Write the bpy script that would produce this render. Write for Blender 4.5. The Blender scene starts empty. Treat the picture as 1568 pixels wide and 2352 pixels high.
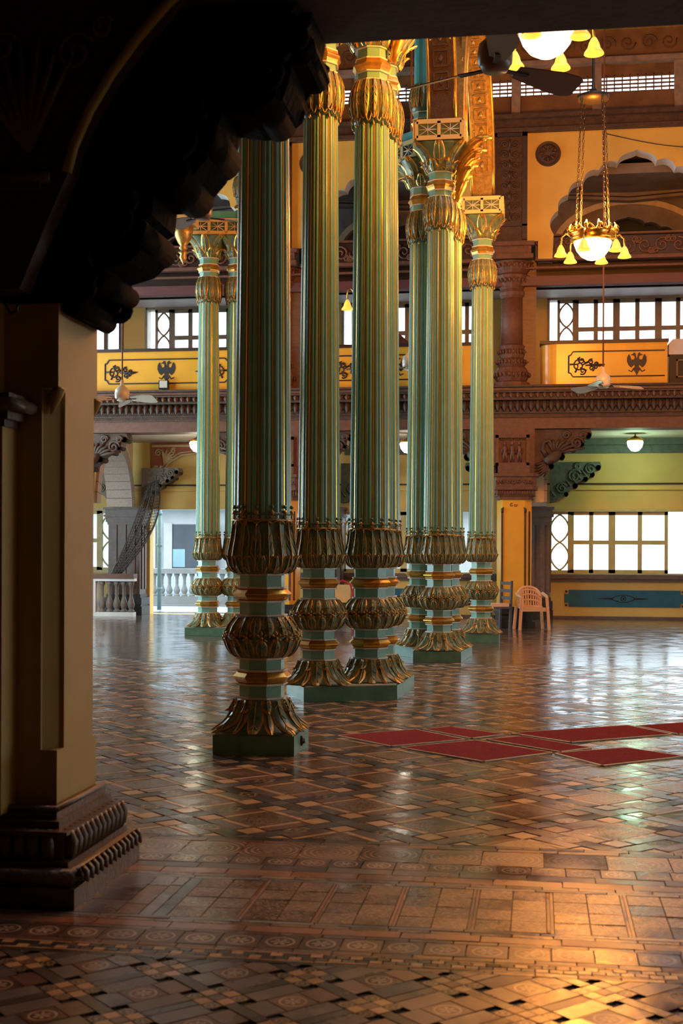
import bpy, math, random
from math import sin, cos, pi, radians, sqrt, atan2
from mathutils import Vector, Matrix

random.seed(7)
SC = bpy.context.scene
COL = SC.collection

# ------------------------------------------------------------------ camera
YAW, ROLL, EYE = radians(8.5), radians(0.23), 1.5
cam_data = bpy.data.cameras.new('camera')
cam_data.sensor_fit = 'VERTICAL'
cam_data.sensor_height = 36.0
cam_data.lens = 3000.0 / 2352.0 * 36.0
cam_data.shift_y = 90.0 / 2352.0
cam_data.clip_start = 0.05
cam_data.clip_end = 300
cam_data.dof.use_dof = True
cam_data.dof.focus_distance = 17.0
cam_data.dof.aperture_fstop = 4.5
cam = bpy.data.objects.new('camera', cam_data)
cam.matrix_world = (Matrix.Translation((0, 0, EYE)) @ Matrix.Rotation(YAW, 4, 'Z')
                    @ Matrix.Rotation(radians(90), 4, 'X') @ Matrix.Rotation(ROLL, 4, 'Z'))
COL.objects.link(cam)
SC.camera = cam

# ------------------------------------------------------------------ view, sky, sun
SC.view_settings.view_transform = 'Standard'
SC.view_settings.look = 'None'
SC.view_settings.exposure = 0.22
SC.view_settings.gamma = 1.0
SC.view_settings.use_curve_mapping = False

W = bpy.data.worlds.new('sky')
SC.world = W
W.use_nodes = True
_bg = W.node_tree.nodes['Background']
_bg.inputs['Color'].default_value = (0.70, 0.88, 1.0, 1)
_bg.inputs['Strength'].default_value = 4.6


def lamp(name, kind, loc, energy, color, **kw):
    d = bpy.data.lights.new(name, kind)
    d.energy = energy
    d.color = color
    for k, v in kw.items():
        if k not in ('aim',):
            setattr(d, k, v)
    o = bpy.data.objects.new(name, d)
    o.location = loc
    if 'aim' in kw:
        o.rotation_euler = Vector(kw['aim']).to_track_quat('-Z', 'Y').to_euler()
    COL.objects.link(o)
    return o


lamp('sun', 'SUN', (0, 40, 30), 2.2, (1.0, 0.95, 0.86), angle=radians(1.0), aim=(0.22, -0.52, -0.82))
# daylight of the window bands in the side walls and of the lantern over the hall
DAY = (0.60, 0.87, 1.0)
lamp('daylight_left_low', 'AREA', (-12.7, 22.0, 2.4), 640, DAY, shape='RECTANGLE', size=8.0, size_y=3.0, aim=(1, 0, -0.05))
lamp('daylight_left_high', 'AREA', (-12.7, 22.0, 6.6), 330, DAY, shape='RECTANGLE', size=8.0, size_y=2.0, aim=(1, 0, -0.12))
lamp('daylight_right_low', 'AREA', (11.7, 15.0, 2.2), 45, DAY, shape='RECTANGLE', size=12.0, size_y=2.4, aim=(-1, 0, -0.05))
lamp('daylight_lantern', 'AREA', (2.6, 14.5, 12.3), 250, (0.80, 0.91, 1.0), shape='DISK', size=6.0, aim=(0, 0, -1))


# ------------------------------------------------------------------ materials
def node_mat(name):
    m = bpy.data.materials.new(name)
    m.use_nodes = True
    nt = m.node_tree
    for n in list(nt.nodes):
        nt.nodes.remove(n)
    out = nt.nodes.new('ShaderNodeOutputMaterial')
    bsdf = nt.nodes.new('ShaderNodeBsdfPrincipled')
    nt.links.new(bsdf.outputs[0], out.inputs[0])
    return m, nt, bsdf, out


def mat(name, col, rough=0.5, metal=0.0, var=0.0, scale=6.0, col2=None, bump=0.0, bscale=None, spec=0.5, aniso=(1, 1, 1), detail=4.0, contrast=None):
    """A procedural paint, stone, wood or metal: two tones mixed by noise plus fine relief."""
    m, nt, b, out = node_mat(name)
    N, L = nt.nodes, nt.links
    b.inputs['Roughness'].default_value = rough
    b.inputs['Metallic'].default_value = metal
    b.inputs['Specular IOR Level'].default_value = spec
    c1 = (*col, 1)
    if var or col2 or bump:
        tc = N.new('ShaderNodeTexCoord')
        mp = N.new('ShaderNodeMapping')
        mp.inputs['Scale'].default_value = aniso
        L.new(tc.outputs['Object'], mp.inputs[0])
    if var or col2:
        nz = N.new('ShaderNodeTexNoise')
        nz.inputs['Scale'].default_value = scale
        nz.inputs['Detail'].default_value = detail
        L.new(mp.outputs[0], nz.inputs[0])
        rp = N.new('ShaderNodeValToRGB')
        lo, hi = contrast or (0.32, 0.68)
        rp.color_ramp.elements[0].position = lo
        rp.color_ramp.elements[1].position = hi
        c2 = (*col2, 1) if col2 else (*[c * (1 - var) for c in col], 1)
        rp.color_ramp.elements[0].color = c2
        rp.color_ramp.elements[1].color = c1
        L.new(nz.outputs[0], rp.inputs[0])
        L.new(rp.outputs[0], b.inputs['Base Color'])
    else:
        b.inputs['Base Color'].default_value = c1
    if bump:
        n2 = N.new('ShaderNodeTexNoise')
        n2.inputs['Scale'].default_value = bscale or scale * 3
        n2.inputs['Detail'].default_value = 5
        L.new(mp.outputs[0], n2.inputs[0])
        bp = N.new('ShaderNodeBump')
        bp.inputs['Strength'].default_value = bump
        bp.inputs['Distance'].default_value = 0.02
        L.new(n2.outputs[0], bp.inputs['Height'])
        L.new(bp.outputs[0], b.inputs['Normal'])
    return m


def glow(name, col, strength):
    m, nt, b, out = node_mat(name)
    b.inputs['Base Color'].default_value = (*col, 1)
    b.inputs['Emission Color'].default_value = (*col, 1)
    b.inputs['Emission Strength'].default_value = strength
    b.inputs['Roughness'].default_value = 0.3
    return m


def glass(name, tint, veil=0.0):
    """Thin window pane: lets light through, mirrors a little, dusty veil."""
    m, nt, b, out = node_mat(name)
    nt.nodes.remove(b)
    tr = nt.nodes.new('ShaderNodeBsdfTransparent')
    tr.inputs[0].default_value = (*tint, 1)
    gl = nt.nodes.new('ShaderNodeBsdfGlossy')
    gl.inputs['Roughness'].default_value = 0.05
    fr = nt.nodes.new('ShaderNodeFresnel')
    fr.inputs[0].default_value = 1.45
    mx = nt.nodes.new('ShaderNodeMixShader')
    nt.links.new(fr.outputs[0], mx.inputs[0])
    nt.links.new(tr.outputs[0], mx.inputs[1])
    nt.links.new(gl.outputs[0], mx.inputs[2])
    last = mx
    if veil:
        tl = nt.nodes.new('ShaderNodeBsdfTranslucent')
        tl.inputs[0].default_value = (0.9, 0.92, 0.95, 1)
        m2 = nt.nodes.new('ShaderNodeMixShader')
        m2.inputs[0].default_value = veil
        nt.links.new(mx.outputs[0], m2.inputs[1])
        nt.links.new(tl.outputs[0], m2.inputs[2])
        last = m2
    nt.links.new(last.outputs[0], out.inputs[0])
    return m


def tile_mat(name, ground, print_col, kind, rough=0.3):
    """Encaustic floor tile: printed ornament in tile UV space plus wear."""
    m, nt, b, out = node_mat(name)
    N, L = nt.nodes, nt.links
    uv = N.new('ShaderNodeUVMap')
    geo = N.new('ShaderNodeNewGeometry')
    def math_(op, a, c=None):
        n = N.new('ShaderNodeMath'); n.operation = op
        for i, v in enumerate((a, c)):
            if v is None: continue
            if isinstance(v, (int, float)): n.inputs[i].default_value = v
            else: L.new(v, n.inputs[i])
        return n.outputs[0]
    sep = N.new('ShaderNodeSeparateXYZ')
    L.new(uv.outputs[0], sep.inputs[0])
    x = math_('SUBTRACT', sep.outputs[0], 0.5)
    y = math_('SUBTRACT', sep.outputs[1], 0.5)
    r = math_('SQRT', math_('ADD', math_('MULTIPLY', x, x), math_('MULTIPLY', y, y)))
    a = math_('ARCTAN2', y, x)
    if kind == 'rosette':
        petal = math_('ABSOLUTE', math_('COSINE', math_('MULTIPLY', a, 3.0)))
        lim = math_('ADD', math_('MULTIPLY', petal, 0.20), 0.04)
        flower = math_('MULTIPLY', math_('LESS_THAN', r, lim), math_('GREATER_THAN', petal, 0.55))
        ring = math_('LESS_THAN', math_('ABSOLUTE', math_('SUBTRACT', r, 0.34)), 0.028)
        fac = math_('MAXIMUM', flower, ring)
    elif kind == 'rings':
        w = math_('SINE', math_('MULTIPLY', r, 62.0))
        petal = math_('ABSOLUTE', math_('COSINE', math_('MULTIPLY', a, 4.0)))
        fac = math_('MULTIPLY', math_('GREATER_THAN', w, 0.35), math_('GREATER_THAN', math_('ADD', petal, math_('GREATER_THAN', r, 0.25)), 0.4))
    elif kind == 'arabesque':
        nz = N.new('ShaderNodeTexNoise'); nz.inputs['Scale'].default_value = 7.0; nz.inputs['Detail'].default_value = 2.0
        nz.inputs['Distortion'].default_value = 1.5
        ax = N.new('ShaderNodeCombineXYZ')
        L.new(math_('ABSOLUTE', x), ax.inputs[0]); L.new(math_('ABSOLUTE', y), ax.inputs[1])
        L.new(ax.outputs[0], nz.inputs[0])
        fac = math_('LESS_THAN', math_('ABSOLUTE', math_('SUBTRACT', nz.outputs[0], 0.5)), 0.045)
    else:  # star
        ax_, ay_ = math_('ABSOLUTE', x), math_('ABSOLUTE', y)
        d1 = math_('ADD', ax_, ay_)
        mx = math_('MAXIMUM', ax_, ay_)
        fac = math_('MULTIPLY', math_('GREATER_THAN', d1, 0.42), math_('LESS_THAN', math_('MINIMUM', ax_, ay_), 0.22))
        fac = math_('MAXIMUM', fac, math_('LESS_THAN', mx, 0.10))
    nw = N.new('ShaderNodeTexNoise'); nw.inputs['Scale'].default_value = 9.0; nw.inputs['Detail'].default_value = 6.0
    L.new(geo.outputs['Position'], nw.inputs[0])
    wear = N.new('ShaderNodeMapRange')
    wear.inputs[1].default_value = 0.3; wear.inputs[2].default_value = 0.7
    wear.inputs[3].default_value = 0.65; wear.inputs[4].default_value = 1.1
    L.new(nw.outputs[0], wear.inputs[0])
    mixc = N.new('ShaderNodeMix'); mixc.data_type = 'RGBA'
    L.new(fac, mixc.inputs[0])
    mixc.inputs[6].default_value = (*ground, 1)
    mixc.inputs[7].default_value = (*print_col, 1)
    mul = N.new('ShaderNodeMix'); mul.data_type = 'RGBA'; mul.blend_type = 'MULTIPLY'
    mul.inputs[0].default_value = 1.0
    L.new(mixc.outputs[2], mul.inputs[6])
    L.new(wear.outputs[0], mul.inputs[7])
    L.new(mul.outputs[2], b.inputs['Base Color'])
    floor_finish(nt, b, geo, rough)
    return m


def floor_finish(nt, b, geo, rough):
    N, L = nt.nodes, nt.links
    b.inputs['Specular IOR Level'].default_value = 1.0
    rough -= 0.07
    isl = N.new('ShaderNodeNewGeometry'); obi = N.new('ShaderNodeObjectInfo')
    ad = N.new('ShaderNodeMath'); ad.operation = 'ADD'
    L.new(isl.outputs['Random Per Island'], ad.inputs[0]); L.new(obi.outputs['Random'], ad.inputs[1])
    fr_ = N.new('ShaderNodeMath'); fr_.operation = 'FRACT'; L.new(ad.outputs[0], fr_.inputs[0])
    sc_ = N.new('ShaderNodeMapRange'); sc_.inputs[3].default_value = -0.08; sc_.inputs[4].default_value = 0.09; L.new(fr_.outputs[0], sc_.inputs[0])
    n3 = N.new('ShaderNodeTexNoise'); n3.inputs['Scale'].default_value = 3.2; n3.inputs['Detail'].default_value = 5.0
    L.new(geo.outputs['Position'], n3.inputs[0])
    rr = N.new('ShaderNodeMapRange')
    rr.inputs[1].default_value = 0.3; rr.inputs[2].default_value = 0.7
    rr.inputs[3].default_value = max(0.06, rough - 0.07); rr.inputs[4].default_value = rough + 0.10
    L.new(n3.outputs[0], rr.inputs[0])
    sm = N.new('ShaderNodeMath'); sm.operation = 'ADD'; sm.use_clamp = True
    L.new(rr.outputs[0], sm.inputs[0]); L.new(sc_.outputs[0], sm.inputs[1])
    # the gallery floor in front of the hall is worn matt
    sy_ = N.new('ShaderNodeSeparateXYZ'); L.new(geo.outputs['Position'], sy_.inputs[0])
    my_ = N.new('ShaderNodeMapRange'); my_.inputs[1].default_value = 5.5; my_.inputs[2].default_value = 7.2; my_.inputs[3].default_value = 0.06; my_.inputs[4].default_value = 0.0
    L.new(sy_.outputs[1], my_.inputs[0])
    s2_ = N.new('ShaderNodeMath'); s2_.operation = 'ADD'; L.new(sm.outputs[0], s2_.inputs[0]); L.new(my_.outputs[0], s2_.inputs[1])
    L.new(s2_.outputs[0], b.inputs['Roughness'])
    n4 = N.new('ShaderNodeTexNoise'); n4.inputs['Scale'].default_value = 16.0; n4.inputs['Detail'].default_value = 3.0
    L.new(geo.outputs['Position'], n4.inputs[0])
    bp = N.new('ShaderNodeBump'); bp.inputs['Strength'].default_value = 0.12; bp.inputs['Distance'].default_value = 0.012
    L.new(n4.outputs[0], bp.inputs['Height'])
    L.new(bp.outputs[0], b.inputs['Normal'])


def plain_tile_mat(name, col, rough=0.3, var=0.3):
    m, nt, b, out = node_mat(name)
    N, L = nt.nodes, nt.links
    geo = N.new('ShaderNodeNewGeometry')
    nw = N.new('ShaderNodeTexNoise'); nw.inputs['Scale'].default_value = 8.0; nw.inputs['Detail'].default_value = 6.0
    L.new(geo.outputs['Position'], nw.inputs[0])
    rp = N.new('ShaderNodeValToRGB')
    rp.color_ramp.elements[0].position = 0.3; rp.color_ramp.elements[1].position = 0.7
    rp.color_ramp.elements[0].color = (*[c * (1 - var) for c in col], 1)
    rp.color_ramp.elements[1].color = (*[c * (1 + var * 0.4) for c in col], 1)
    L.new(nw.outputs[0], rp.inputs[0])
    L.new(rp.outputs[0], b.inputs['Base Color'])
    floor_finish(nt, b, geo, rough)
    return m


M = {}
M['green'] = mat('green_paint', (0.175, 0.385, 0.285), 0.27, var=0.15, scale=5, bump=0.05, bscale=30)
M['teal'] = mat('teal_paint', (0.11, 0.42, 0.40), 0.32, var=0.2, scale=5)
M['plinth_green'] = mat('plinth_green_paint', (0.12, 0.27, 0.175), 0.38, var=0.35, scale=7, bump=0.08, bscale=25)
M['leaf_green'] = mat('leaf_green_paint', (0.115, 0.20, 0.125), 0.34, var=0.4, scale=12, bump=0.1, bscale=40)
M['fillet'] = mat('fillet_gold_paint', (0.86, 0.53, 0.10), 0.24, metal=0.55, var=0.15, scale=9)
M['gold'] = mat('gilt', (0.70, 0.40, 0.075), 0.30, metal=0.75, var=0.3, scale=14, bump=0.06, bscale=50)
M['gold_dull'] = mat('old_gilt', (0.56, 0.36, 0.10), 0.36, metal=0.5, var=0.45, scale=18, bump=0.12, bscale=40)
M['cream'] = mat('cream_paint', (0.66, 0.58, 0.46), 0.42, var=0.15, scale=8)
M['cream_band'] = mat('cream_yellow_paint', (0.70, 0.55, 0.24), 0.42, var=0.12, scale=8)
M['carved'] = mat('carved_brown_stone', (0.090, 0.046, 0.026), 0.62, var=0.45, scale=9, bump=0.5, bscale=34)
M['carved_red'] = mat('carved_red_stone', (0.160, 0.066, 0.034), 0.58, var=0.4, scale=8, bump=0.45, bscale=30)
M['red_stone'] = mat('red_sandstone_paint', (0.165, 0.066, 0.036), 0.6, var=0.3, scale=12, bump=0.15, bscale=60)
M['dark_wood'] = mat('dark_wood', (0.05, 0.022, 0.016), 0.45, var=0.4, scale=5, aniso=(1, 1, 8), bump=0.08)
M['brown_wood'] = mat('brown_wood', (0.19, 0.095, 0.045), 0.45, var=0.35, scale=5, aniso=(1, 1, 6), bump=0.1)
M['grey_wood'] = mat('grey_brown_window_wood', (0.36, 0.27, 0.18), 0.5, var=0.3, scale=6)
M['olive_wood'] = mat('olive_window_paint', (0.58, 0.46, 0.20), 0.5, var=0.2, scale=6)
M['ochre'] = mat('ochre_wall_paint', (0.72, 0.47, 0.095), 0.6, var=0.14, scale=2.2, bump=0.05, bscale=20)
M['ochre_gloss'] = mat('ochre_enamel', (0.82, 0.41, 0.045), 0.26, var=0.12, scale=2.5)
M['yellow_wall'] = mat('yellow_wall_paint', (0.70, 0.46, 0.13), 0.65, var=0.12, scale=2.0)
M['dado_blue'] = mat('dado_blue_paint', (0.012, 0.12, 0.19), 0.5, var=0.2, scale=7)
M['ink'] = mat('dark_ornament_paint', (0.022, 0.012, 0.010), 0.5)
M['sage'] = mat('grey_green_stone', (0.115, 0.135, 0.10), 0.6, var=0.4, scale=8, bump=0.4, bscale=26)
M['grey_stone'] = mat('grey_stone', (0.21, 0.175, 0.15), 0.65, var=0.3, scale=16, bump=0.3, bscale=40)
M['pink_stone'] = mat('pinkish_granite', (0.42, 0.33, 0.28), 0.65, var=0.3, scale=40, bump=0.2, bscale=60)
M['pale_stone'] = mat('pale_stone', (0.66, 0.60, 0.52), 0.6, var=0.15, scale=12)
M['purple_stone'] = mat('purple_brown_stone', (0.15, 0.10, 0.085), 0.5, var=0.3, scale=10, bump=0.2)
M['black_stone'] = mat('black_stone', (0.022, 0.019, 0.017), 0.4, var=0.4, scale=9, bump=0.3, bscale=24)
M['pier_cream'] = mat('pier_cream_plaster', (0.46, 0.30, 0.075), 0.6, var=0.12, scale=3, bump=0.06, bscale=30)
M['pier_stone'] = mat('pier_brown_stone', (0.13, 0.075, 0.042), 0.42, var=0.4, scale=9, bump=0.35, bscale=30)
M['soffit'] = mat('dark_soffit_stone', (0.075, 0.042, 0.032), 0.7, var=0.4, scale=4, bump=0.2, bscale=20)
M['bracket_black'] = mat('near_black_carved_stone', (0.009, 0.007, 0.006), 0.95, spec=0.05, var=0.4, scale=8, bump=0.4, bscale=20)  # near-black carved stone, one base tone with random mottling
M['spandrel_red'] = mat('spandrel_red_paint', (0.40, 0.115, 0.07), 0.6, var=0.25, scale=7)
M['spandrel_cream'] = mat('spandrel_cream_paint', (0.66, 0.50, 0.30), 0.6, var=0.2, scale=9)
M['white_plaster'] = mat('white_plaster', (0.72, 0.69, 0.66), 0.6, var=0.1, scale=4)
M['soffit_white'] = mat('pale_soffit_plaster', (0.62, 0.56, 0.55), 0.6, var=0.15, scale=3)
M['mauve_beam'] = mat('maroon_beam_paint', (0.13, 0.042, 0.042), 0.5, var=0.25, scale=4, aniso=(0.4, 1, 3))
M['grey_vault'] = mat('grey_vault_plaster', (0.24, 0.19, 0.16), 0.65, var=0.35, scale=3, bump=0.15)
M['carpet'] = mat('red_carpet', (0.40, 0.032, 0.026), 0.95, var=0.35, scale=40, bump=0.9, bscale=160, spec=0.1)
M['chalk'] = mat('worn_cream_edging', (0.60, 0.45, 0.30), 0.45, var=0.4, scale=14, bump=0.3, bscale=60)
M['plastic'] = mat('peach_plastic', (0.80, 0.46, 0.24), 0.35, var=0.05, scale=5)
M['red_plastic'] = mat('dark_red_paint', (0.42, 0.02, 0.03), 0.35)
M['fan_cream'] = mat('fan_cream_enamel', (0.62, 0.52, 0.40), 0.32, var=0.1, scale=7)
M['fan_steel'] = mat('fan_polished_steel', (0.62, 0.58, 0.56), 0.22, metal=0.9, var=0.2, scale=20)
M['fan_brown'] = mat('fan_brown_enamel', (0.16, 0.085, 0.05), 0.35, var=0.2, scale=7)
M['iron'] = mat('blackened_iron', (0.03, 0.024, 0.02), 0.45, metal=0.4)
M['brass'] = mat('polished_brass', (0.80, 0.46, 0.09), 0.22, metal=0.95, var=0.2, scale=20)
M['bowl'] = glow('lit_opal_bowl', (1.0, 0.86, 0.62), 3.0)
M['bell'] = glow('lit_amber_glass', (1.0, 0.52, 0.07), 0.95)
M['globe_green'] = glow('lit_pale_green_globe', (0.72, 1.0, 0.82), 4.0)
M['globe_warm'] = glow('lit_white_globe', (1.0, 0.93, 0.82), 4.0)
M['pane'] = glass('window_glass', (0.90, 0.90, 0.90))
M['pane_dusty'] = glass('dusty_window_glass', (0.86, 0.86, 0.86), 0.12)
M['pipe'] = mat('pale_blue_pipe_paint', (0.16, 0.32, 0.40), 0.4, var=0.2, scale=8)
M['facade'] = mat('white_facade', (0.42, 0.44, 0.455), 0.7, var=0.12, scale=1.5)
M['facade_blue'] = mat('bluish_facade', (0.22, 0.36, 0.43), 0.7, var=0.2, scale=1.5)
M['shutter'] = mat('pale_shutter', (0.45, 0.45, 0.45), 0.6, var=0.1, scale=4)
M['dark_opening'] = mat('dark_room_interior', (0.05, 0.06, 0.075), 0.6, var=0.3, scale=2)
M['ground'] = mat('sunlit_pavement', (0.22, 0.23, 0.25), 0.7, var=0.15, scale=2)
M['bal_blue'] = mat('bluish_rail_paint', (0.26, 0.30, 0.34), 0.5, var=0.15, scale=5)
M['net'] = mat('grey_net_cord', (0.085, 0.072, 0.065), 0.8)
M['roof_wood'] = mat('roof_brown_boards', (0.13, 0.062, 0.028), 0.55, var=0.45, scale=4, aniso=(0.5, 1, 2), bump=0.2, bscale=16)
M['roof_paint'] = mat('roof_ochre_boards', (0.21, 0.105, 0.036), 0.5, var=0.45, scale=3, bump=0.15, bscale=14)
M['rail_grey'] = mat('worn_grey_rail', (0.30, 0.22, 0.17), 0.5, var=0.4, scale=8)
M['black_box'] = mat('black_box_paint', (0.012, 0.012, 0.014), 0.35)
M['screen_glass'] = mat('floodlight_glass', (0.55, 0.50, 0.42), 0.15)
# floor tiles
TL = {}
TL['slab'] = plain_tile_mat('floor_mortar', (0.022, 0.015, 0.012), 0.7)
TL['dark'] = plain_tile_mat('dark_tile', (0.062, 0.048, 0.047), 0.27)
TL['grey'] = plain_tile_mat('grey_tile', (0.165, 0.125, 0.115), 0.26)
TL['brown'] = plain_tile_mat('brown_tile', (0.20, 0.105, 0.075), 0.28)
TL['terra'] = plain_tile_mat('terracotta_tile', (0.38, 0.16, 0.085), 0.29)
TL['cream'] = plain_tile_mat('cream_tile', (0.62, 0.36, 0.17), 0.28)
TL['pale'] = plain_tile_mat('pale_grey_tile', (0.26, 0.235, 0.22), 0.25)
TL['rosette'] = tile_mat('rosette_tile', (0.15, 0.075, 0.052), (0.60, 0.42, 0.28), 'rosette', 0.28)
TL['rings'] = tile_mat('ringed_tile', (0.19, 0.10, 0.062), (0.44, 0.28, 0.16), 'rings', 0.28)
TL['arabesque'] = tile_mat('arabesque_tile', (0.18, 0.092, 0.062), (0.44, 0.27, 0.16), 'arabesque', 0.29)
TL['field'] = tile_mat('field_tile', (0.12, 0.066, 0.044), (0.32, 0.19, 0.10), 'arabesque', 0.29)
TL['star'] = tile_mat('star_tile', (0.085, 0.066, 0.058), (0.42, 0.28, 0.13), 'star', 0.28)


# ------------------------------------------------------------------ mesh helpers
class MB:
    """Collects vertices and faces of one part."""
    def __init__(self):
        self.v, self.f, self.m, self.s, self.uv = [], [], [], [], None

    def _add(self, vs, fs, m=0, smooth=False):
        o = len(self.v)
        self.v.extend(vs)
        for k in fs:
            self.f.append(tuple(i + o for i in k))
            self.m.append(m)
            self.s.append(smooth)

    def box(self, x0, x1, y0, y1, z0, z1, m=0):
        vs = [(x, y, z) for z in (z0, z1) for y in (y0, y1) for x in (x0, x1)]
        self._add(vs, [(0, 2, 3, 1), (4, 5, 7, 6), (0, 1, 5, 4), (2, 6, 7, 3), (0, 4, 6, 2), (1, 3, 7, 5)], m)
        return self

    def lathe(self, prof, n=24, m=0, c=(0, 0), phase=0.0, smooth=True, arc=2 * pi, cap=True, mul=None):
        vs, fs, k = [], [], len(prof)
        full = abs(arc - 2 * pi) < 1e-6
        cnt = n if full else n + 1
        for i in range(cnt):
            a = phase + arc * i / n
            for j, (r, z) in enumerate(prof):
                rr = r * (mul(a, z) if mul else 1.0)
                vs.append((c[0] + rr * cos(a), c[1] + rr * sin(a), z))
        for i in range(n):
            i2 = (i + 1) % cnt
            for j in range(k - 1):
                fs.append((i * k + j, i2 * k + j, i2 * k + j + 1, i * k + j + 1))
        self._add(vs, fs, m, smooth)
        if cap and full:
            o = len(self.v) - len(vs)
            for j, rev in ((0, True), (k - 1, False)):
                if prof[j][0] > 1e-4:
                    ring = [o + i * k + j for i in range(cnt)]
                    self.f.append(tuple(reversed(ring)) if rev else tuple(ring))
                    self.m.append(m); self.s.append(False)
        return self

    def prism(self, poly, axis, a0, a1, m=0, mside=None):
        """Extrude a 2D outline along an axis: 'x' uses (y,z), 'y' uses (x,z), 'z' uses (x,y)."""
        def p3(p, a):
            return {'x': (a, p[0], p[1]), 'y': (p[0], a, p[1]), 'z': (p[0], p[1], a)}[axis]
        area = sum(poly[i - 1][0] * poly[i][1] - poly[i][0] * poly[i - 1][1] for i in range(len(poly)))
        if area < 0: poly = poly[::-1]
        if axis == 'y': a0, a1 = max(a0, a1), min(a0, a1)
        n = len(poly)
        vs = [p3(p, a0) for p in poly] + [p3(p, a1) for p in poly]
        fs = [tuple(range(n - 1, -1, -1)), tuple(range(n, 2 * n))]
        self._add(vs, fs, m)
        o = len(self.v) - 2 * n
        for i in range(n):
            j = (i + 1) % n
            self.f.append((o + i, o + j, o + n + j, o + n + i))
            self.m.append(m if mside is None else mside); self.s.append(False)
        return self

    def tube(self, pts, r, n=8, m=0, smooth=True, closed=False):
        P = [Vector(p) for p in pts]
        k = len(P)
        rr = r if isinstance(r, (list, tuple)) else [r] * k
        vs, fs = [], []
        nrm = None
        for i in range(k):
            if closed: t = P[(i + 1) % k] - P[i - 1]
            else: t = P[min(i + 1, k - 1)] - P[max(i - 1, 0)]
            t = t.normalized() if t.length > 1e-9 else Vector((0, 0, 1))
            if nrm is None:
                nrm = t.orthogonal().normalized()
            else:
                nrm = (nrm - t * nrm.dot(t))
                nrm = nrm.normalized() if nrm.length > 1e-9 else t.orthogonal().normalized()
            b = t.cross(nrm)
            for j in range(n):
                a = 2 * pi * j / n
                q = P[i] + (nrm * cos(a) + b * sin(a)) * rr[i]
                vs.append(tuple(q))
        for i in range(k if closed else k - 1):
            i2 = (i + 1) % k
            for j in range(n):
                j2 = (j + 1) % n
                fs.append((i * n + j, i * n + j2, i2 * n + j2, i2 * n + j))
        if not closed:
            fs.append(tuple(range(n - 1, -1, -1)))
            fs.append(tuple((k - 1) * n + j for j in range(n)))
        self._add(vs, fs, m, smooth)
        return self

    def sheet(self, fn, nu, nv, m=0, smooth=True, mfn=None):
        vs = [fn(i / nu, j / nv) for i in range(nu + 1) for j in range(nv + 1)]
        o = len(self.v)
        self.v.extend(vs)
        for i in range(nu):
            for j in range(nv):
                a = o + i * (nv + 1) + j
                self.f.append((a, a + nv + 1, a + nv + 2, a + 1))
                self.m.append(mfn(i, j) if mfn else m)
                self.s.append(smooth)
        return self

    def bar(self, a, b, w, h, m=0, up=(0, 0, 1)):
        """Straight bar of rectangular section from a to b."""
        a, b = Vector(a), Vector(b)
        t = (b - a).normalized()
        u = Vector(up)
        s = t.cross(u)
        s = s.normalized() if s.length > 1e-6 else t.orthogonal().normalized()
        u = s.cross(t)
        vs = [tuple(p + s * sx * w / 2 + u * sz * h / 2) for p in (a, b) for sx, sz in ((-1, -1), (1, -1), (1, 1), (-1, 1))]
        self._add(vs, [(0, 1, 2, 3), (7, 6, 5, 4), (0, 4, 5, 1), (1, 5, 6, 2), (2, 6, 7, 3), (3, 7, 4, 0)], m)
        return self

    def sweep(self, path, prof, m=0, up=(0, 0, 1), smooth=False):
        """Sweep a closed 2D profile (side, up) along a path."""
        P = [Vector(p) for p in path]
        k, n = len(P), len(prof)
        vs, fs = [], []
        for i in range(k):
            t = (P[min(i + 1, k - 1)] - P[max(i - 1, 0)]).normalized()
            s = t.cross(Vector(up)).normalized()
            u = s.cross(t)
            for a, b in prof:
                vs.append(tuple(P[i] + s * a + u * b))
        for i in range(k - 1):
            for j in range(n):
                j2 = (j + 1) % n
                fs.append((i * n + j, i * n + j2, (i + 1) * n + j2, (i + 1) * n + j))
        fs.append(tuple(range(n - 1, -1, -1)))
        fs.append(tuple((k - 1) * n + j for j in range(n)))
        self._add(vs, fs, m, smooth)
        return self

    def mesh(self, name, mats):
        me = bpy.data.meshes.new(name)
        me.from_pydata(self.v, [], self.f)
        for mm in (mats if isinstance(mats, (list, tuple)) else [mats]):
            me.materials.append(mm)
        me.polygons.foreach_set('material_index', self.m)
        me.polygons.foreach_set('use_smooth', self.s)
        if self.uv:
            l = me.uv_layers.new(name='UVMap')
            flat = [c for u in self.uv for c in u]
            l.data.foreach_set('uv', flat)
        me.update()
        return me

    def build(self, name, mats, parent=None, **kw):
        return put(name, self.mesh(name, mats), parent, **kw)


def put(name, me, parent=None, loc=None, rot=None, scale=None, kind=None, label=None):
    o = bpy.data.objects.new(name, me)
    COL.objects.link(o)
    if parent is not None: o.parent = parent
    if loc is not None: o.location = loc
    if rot is not None: o.rotation_euler = rot
    if scale is not None: o.scale = scale if isinstance(scale, (tuple, list)) else (scale,) * 3
    if kind: o['kind'] = kind
    if label: o['label'] = label
    return o


def tag(o, label, cat, group=None, kind='thing'):
    o['label'] = label
    o['category'] = cat
    if group: o['group'] = group
    if kind: o['kind'] = kind
    return o


def thing(name, label, cat, loc=(0, 0, 0), rz=0.0, group=None, scale=None):
    o = bpy.data.objects.new(name, None)
    o.empty_display_size = 0.2
    COL.objects.link(o)
    o.location = loc
    o.rotation_euler = (0, 0, rz)
    if scale: o.scale = (scale,) * 3
    return tag(o, label, cat, group)


def struct(name, mb, mats, label=None, **kw):
    o = mb.build(name, mats, **kw)
    o['kind'] = 'structure'
    if label:
        o['label'] = label
    return o


def copy_tree(o, parent=None):
    c = o.copy()
    COL.objects.link(c)
    if parent is not None:
        c.parent = parent
    for ch in list(o.children):
        copy_tree(ch, c)
    return c


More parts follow.
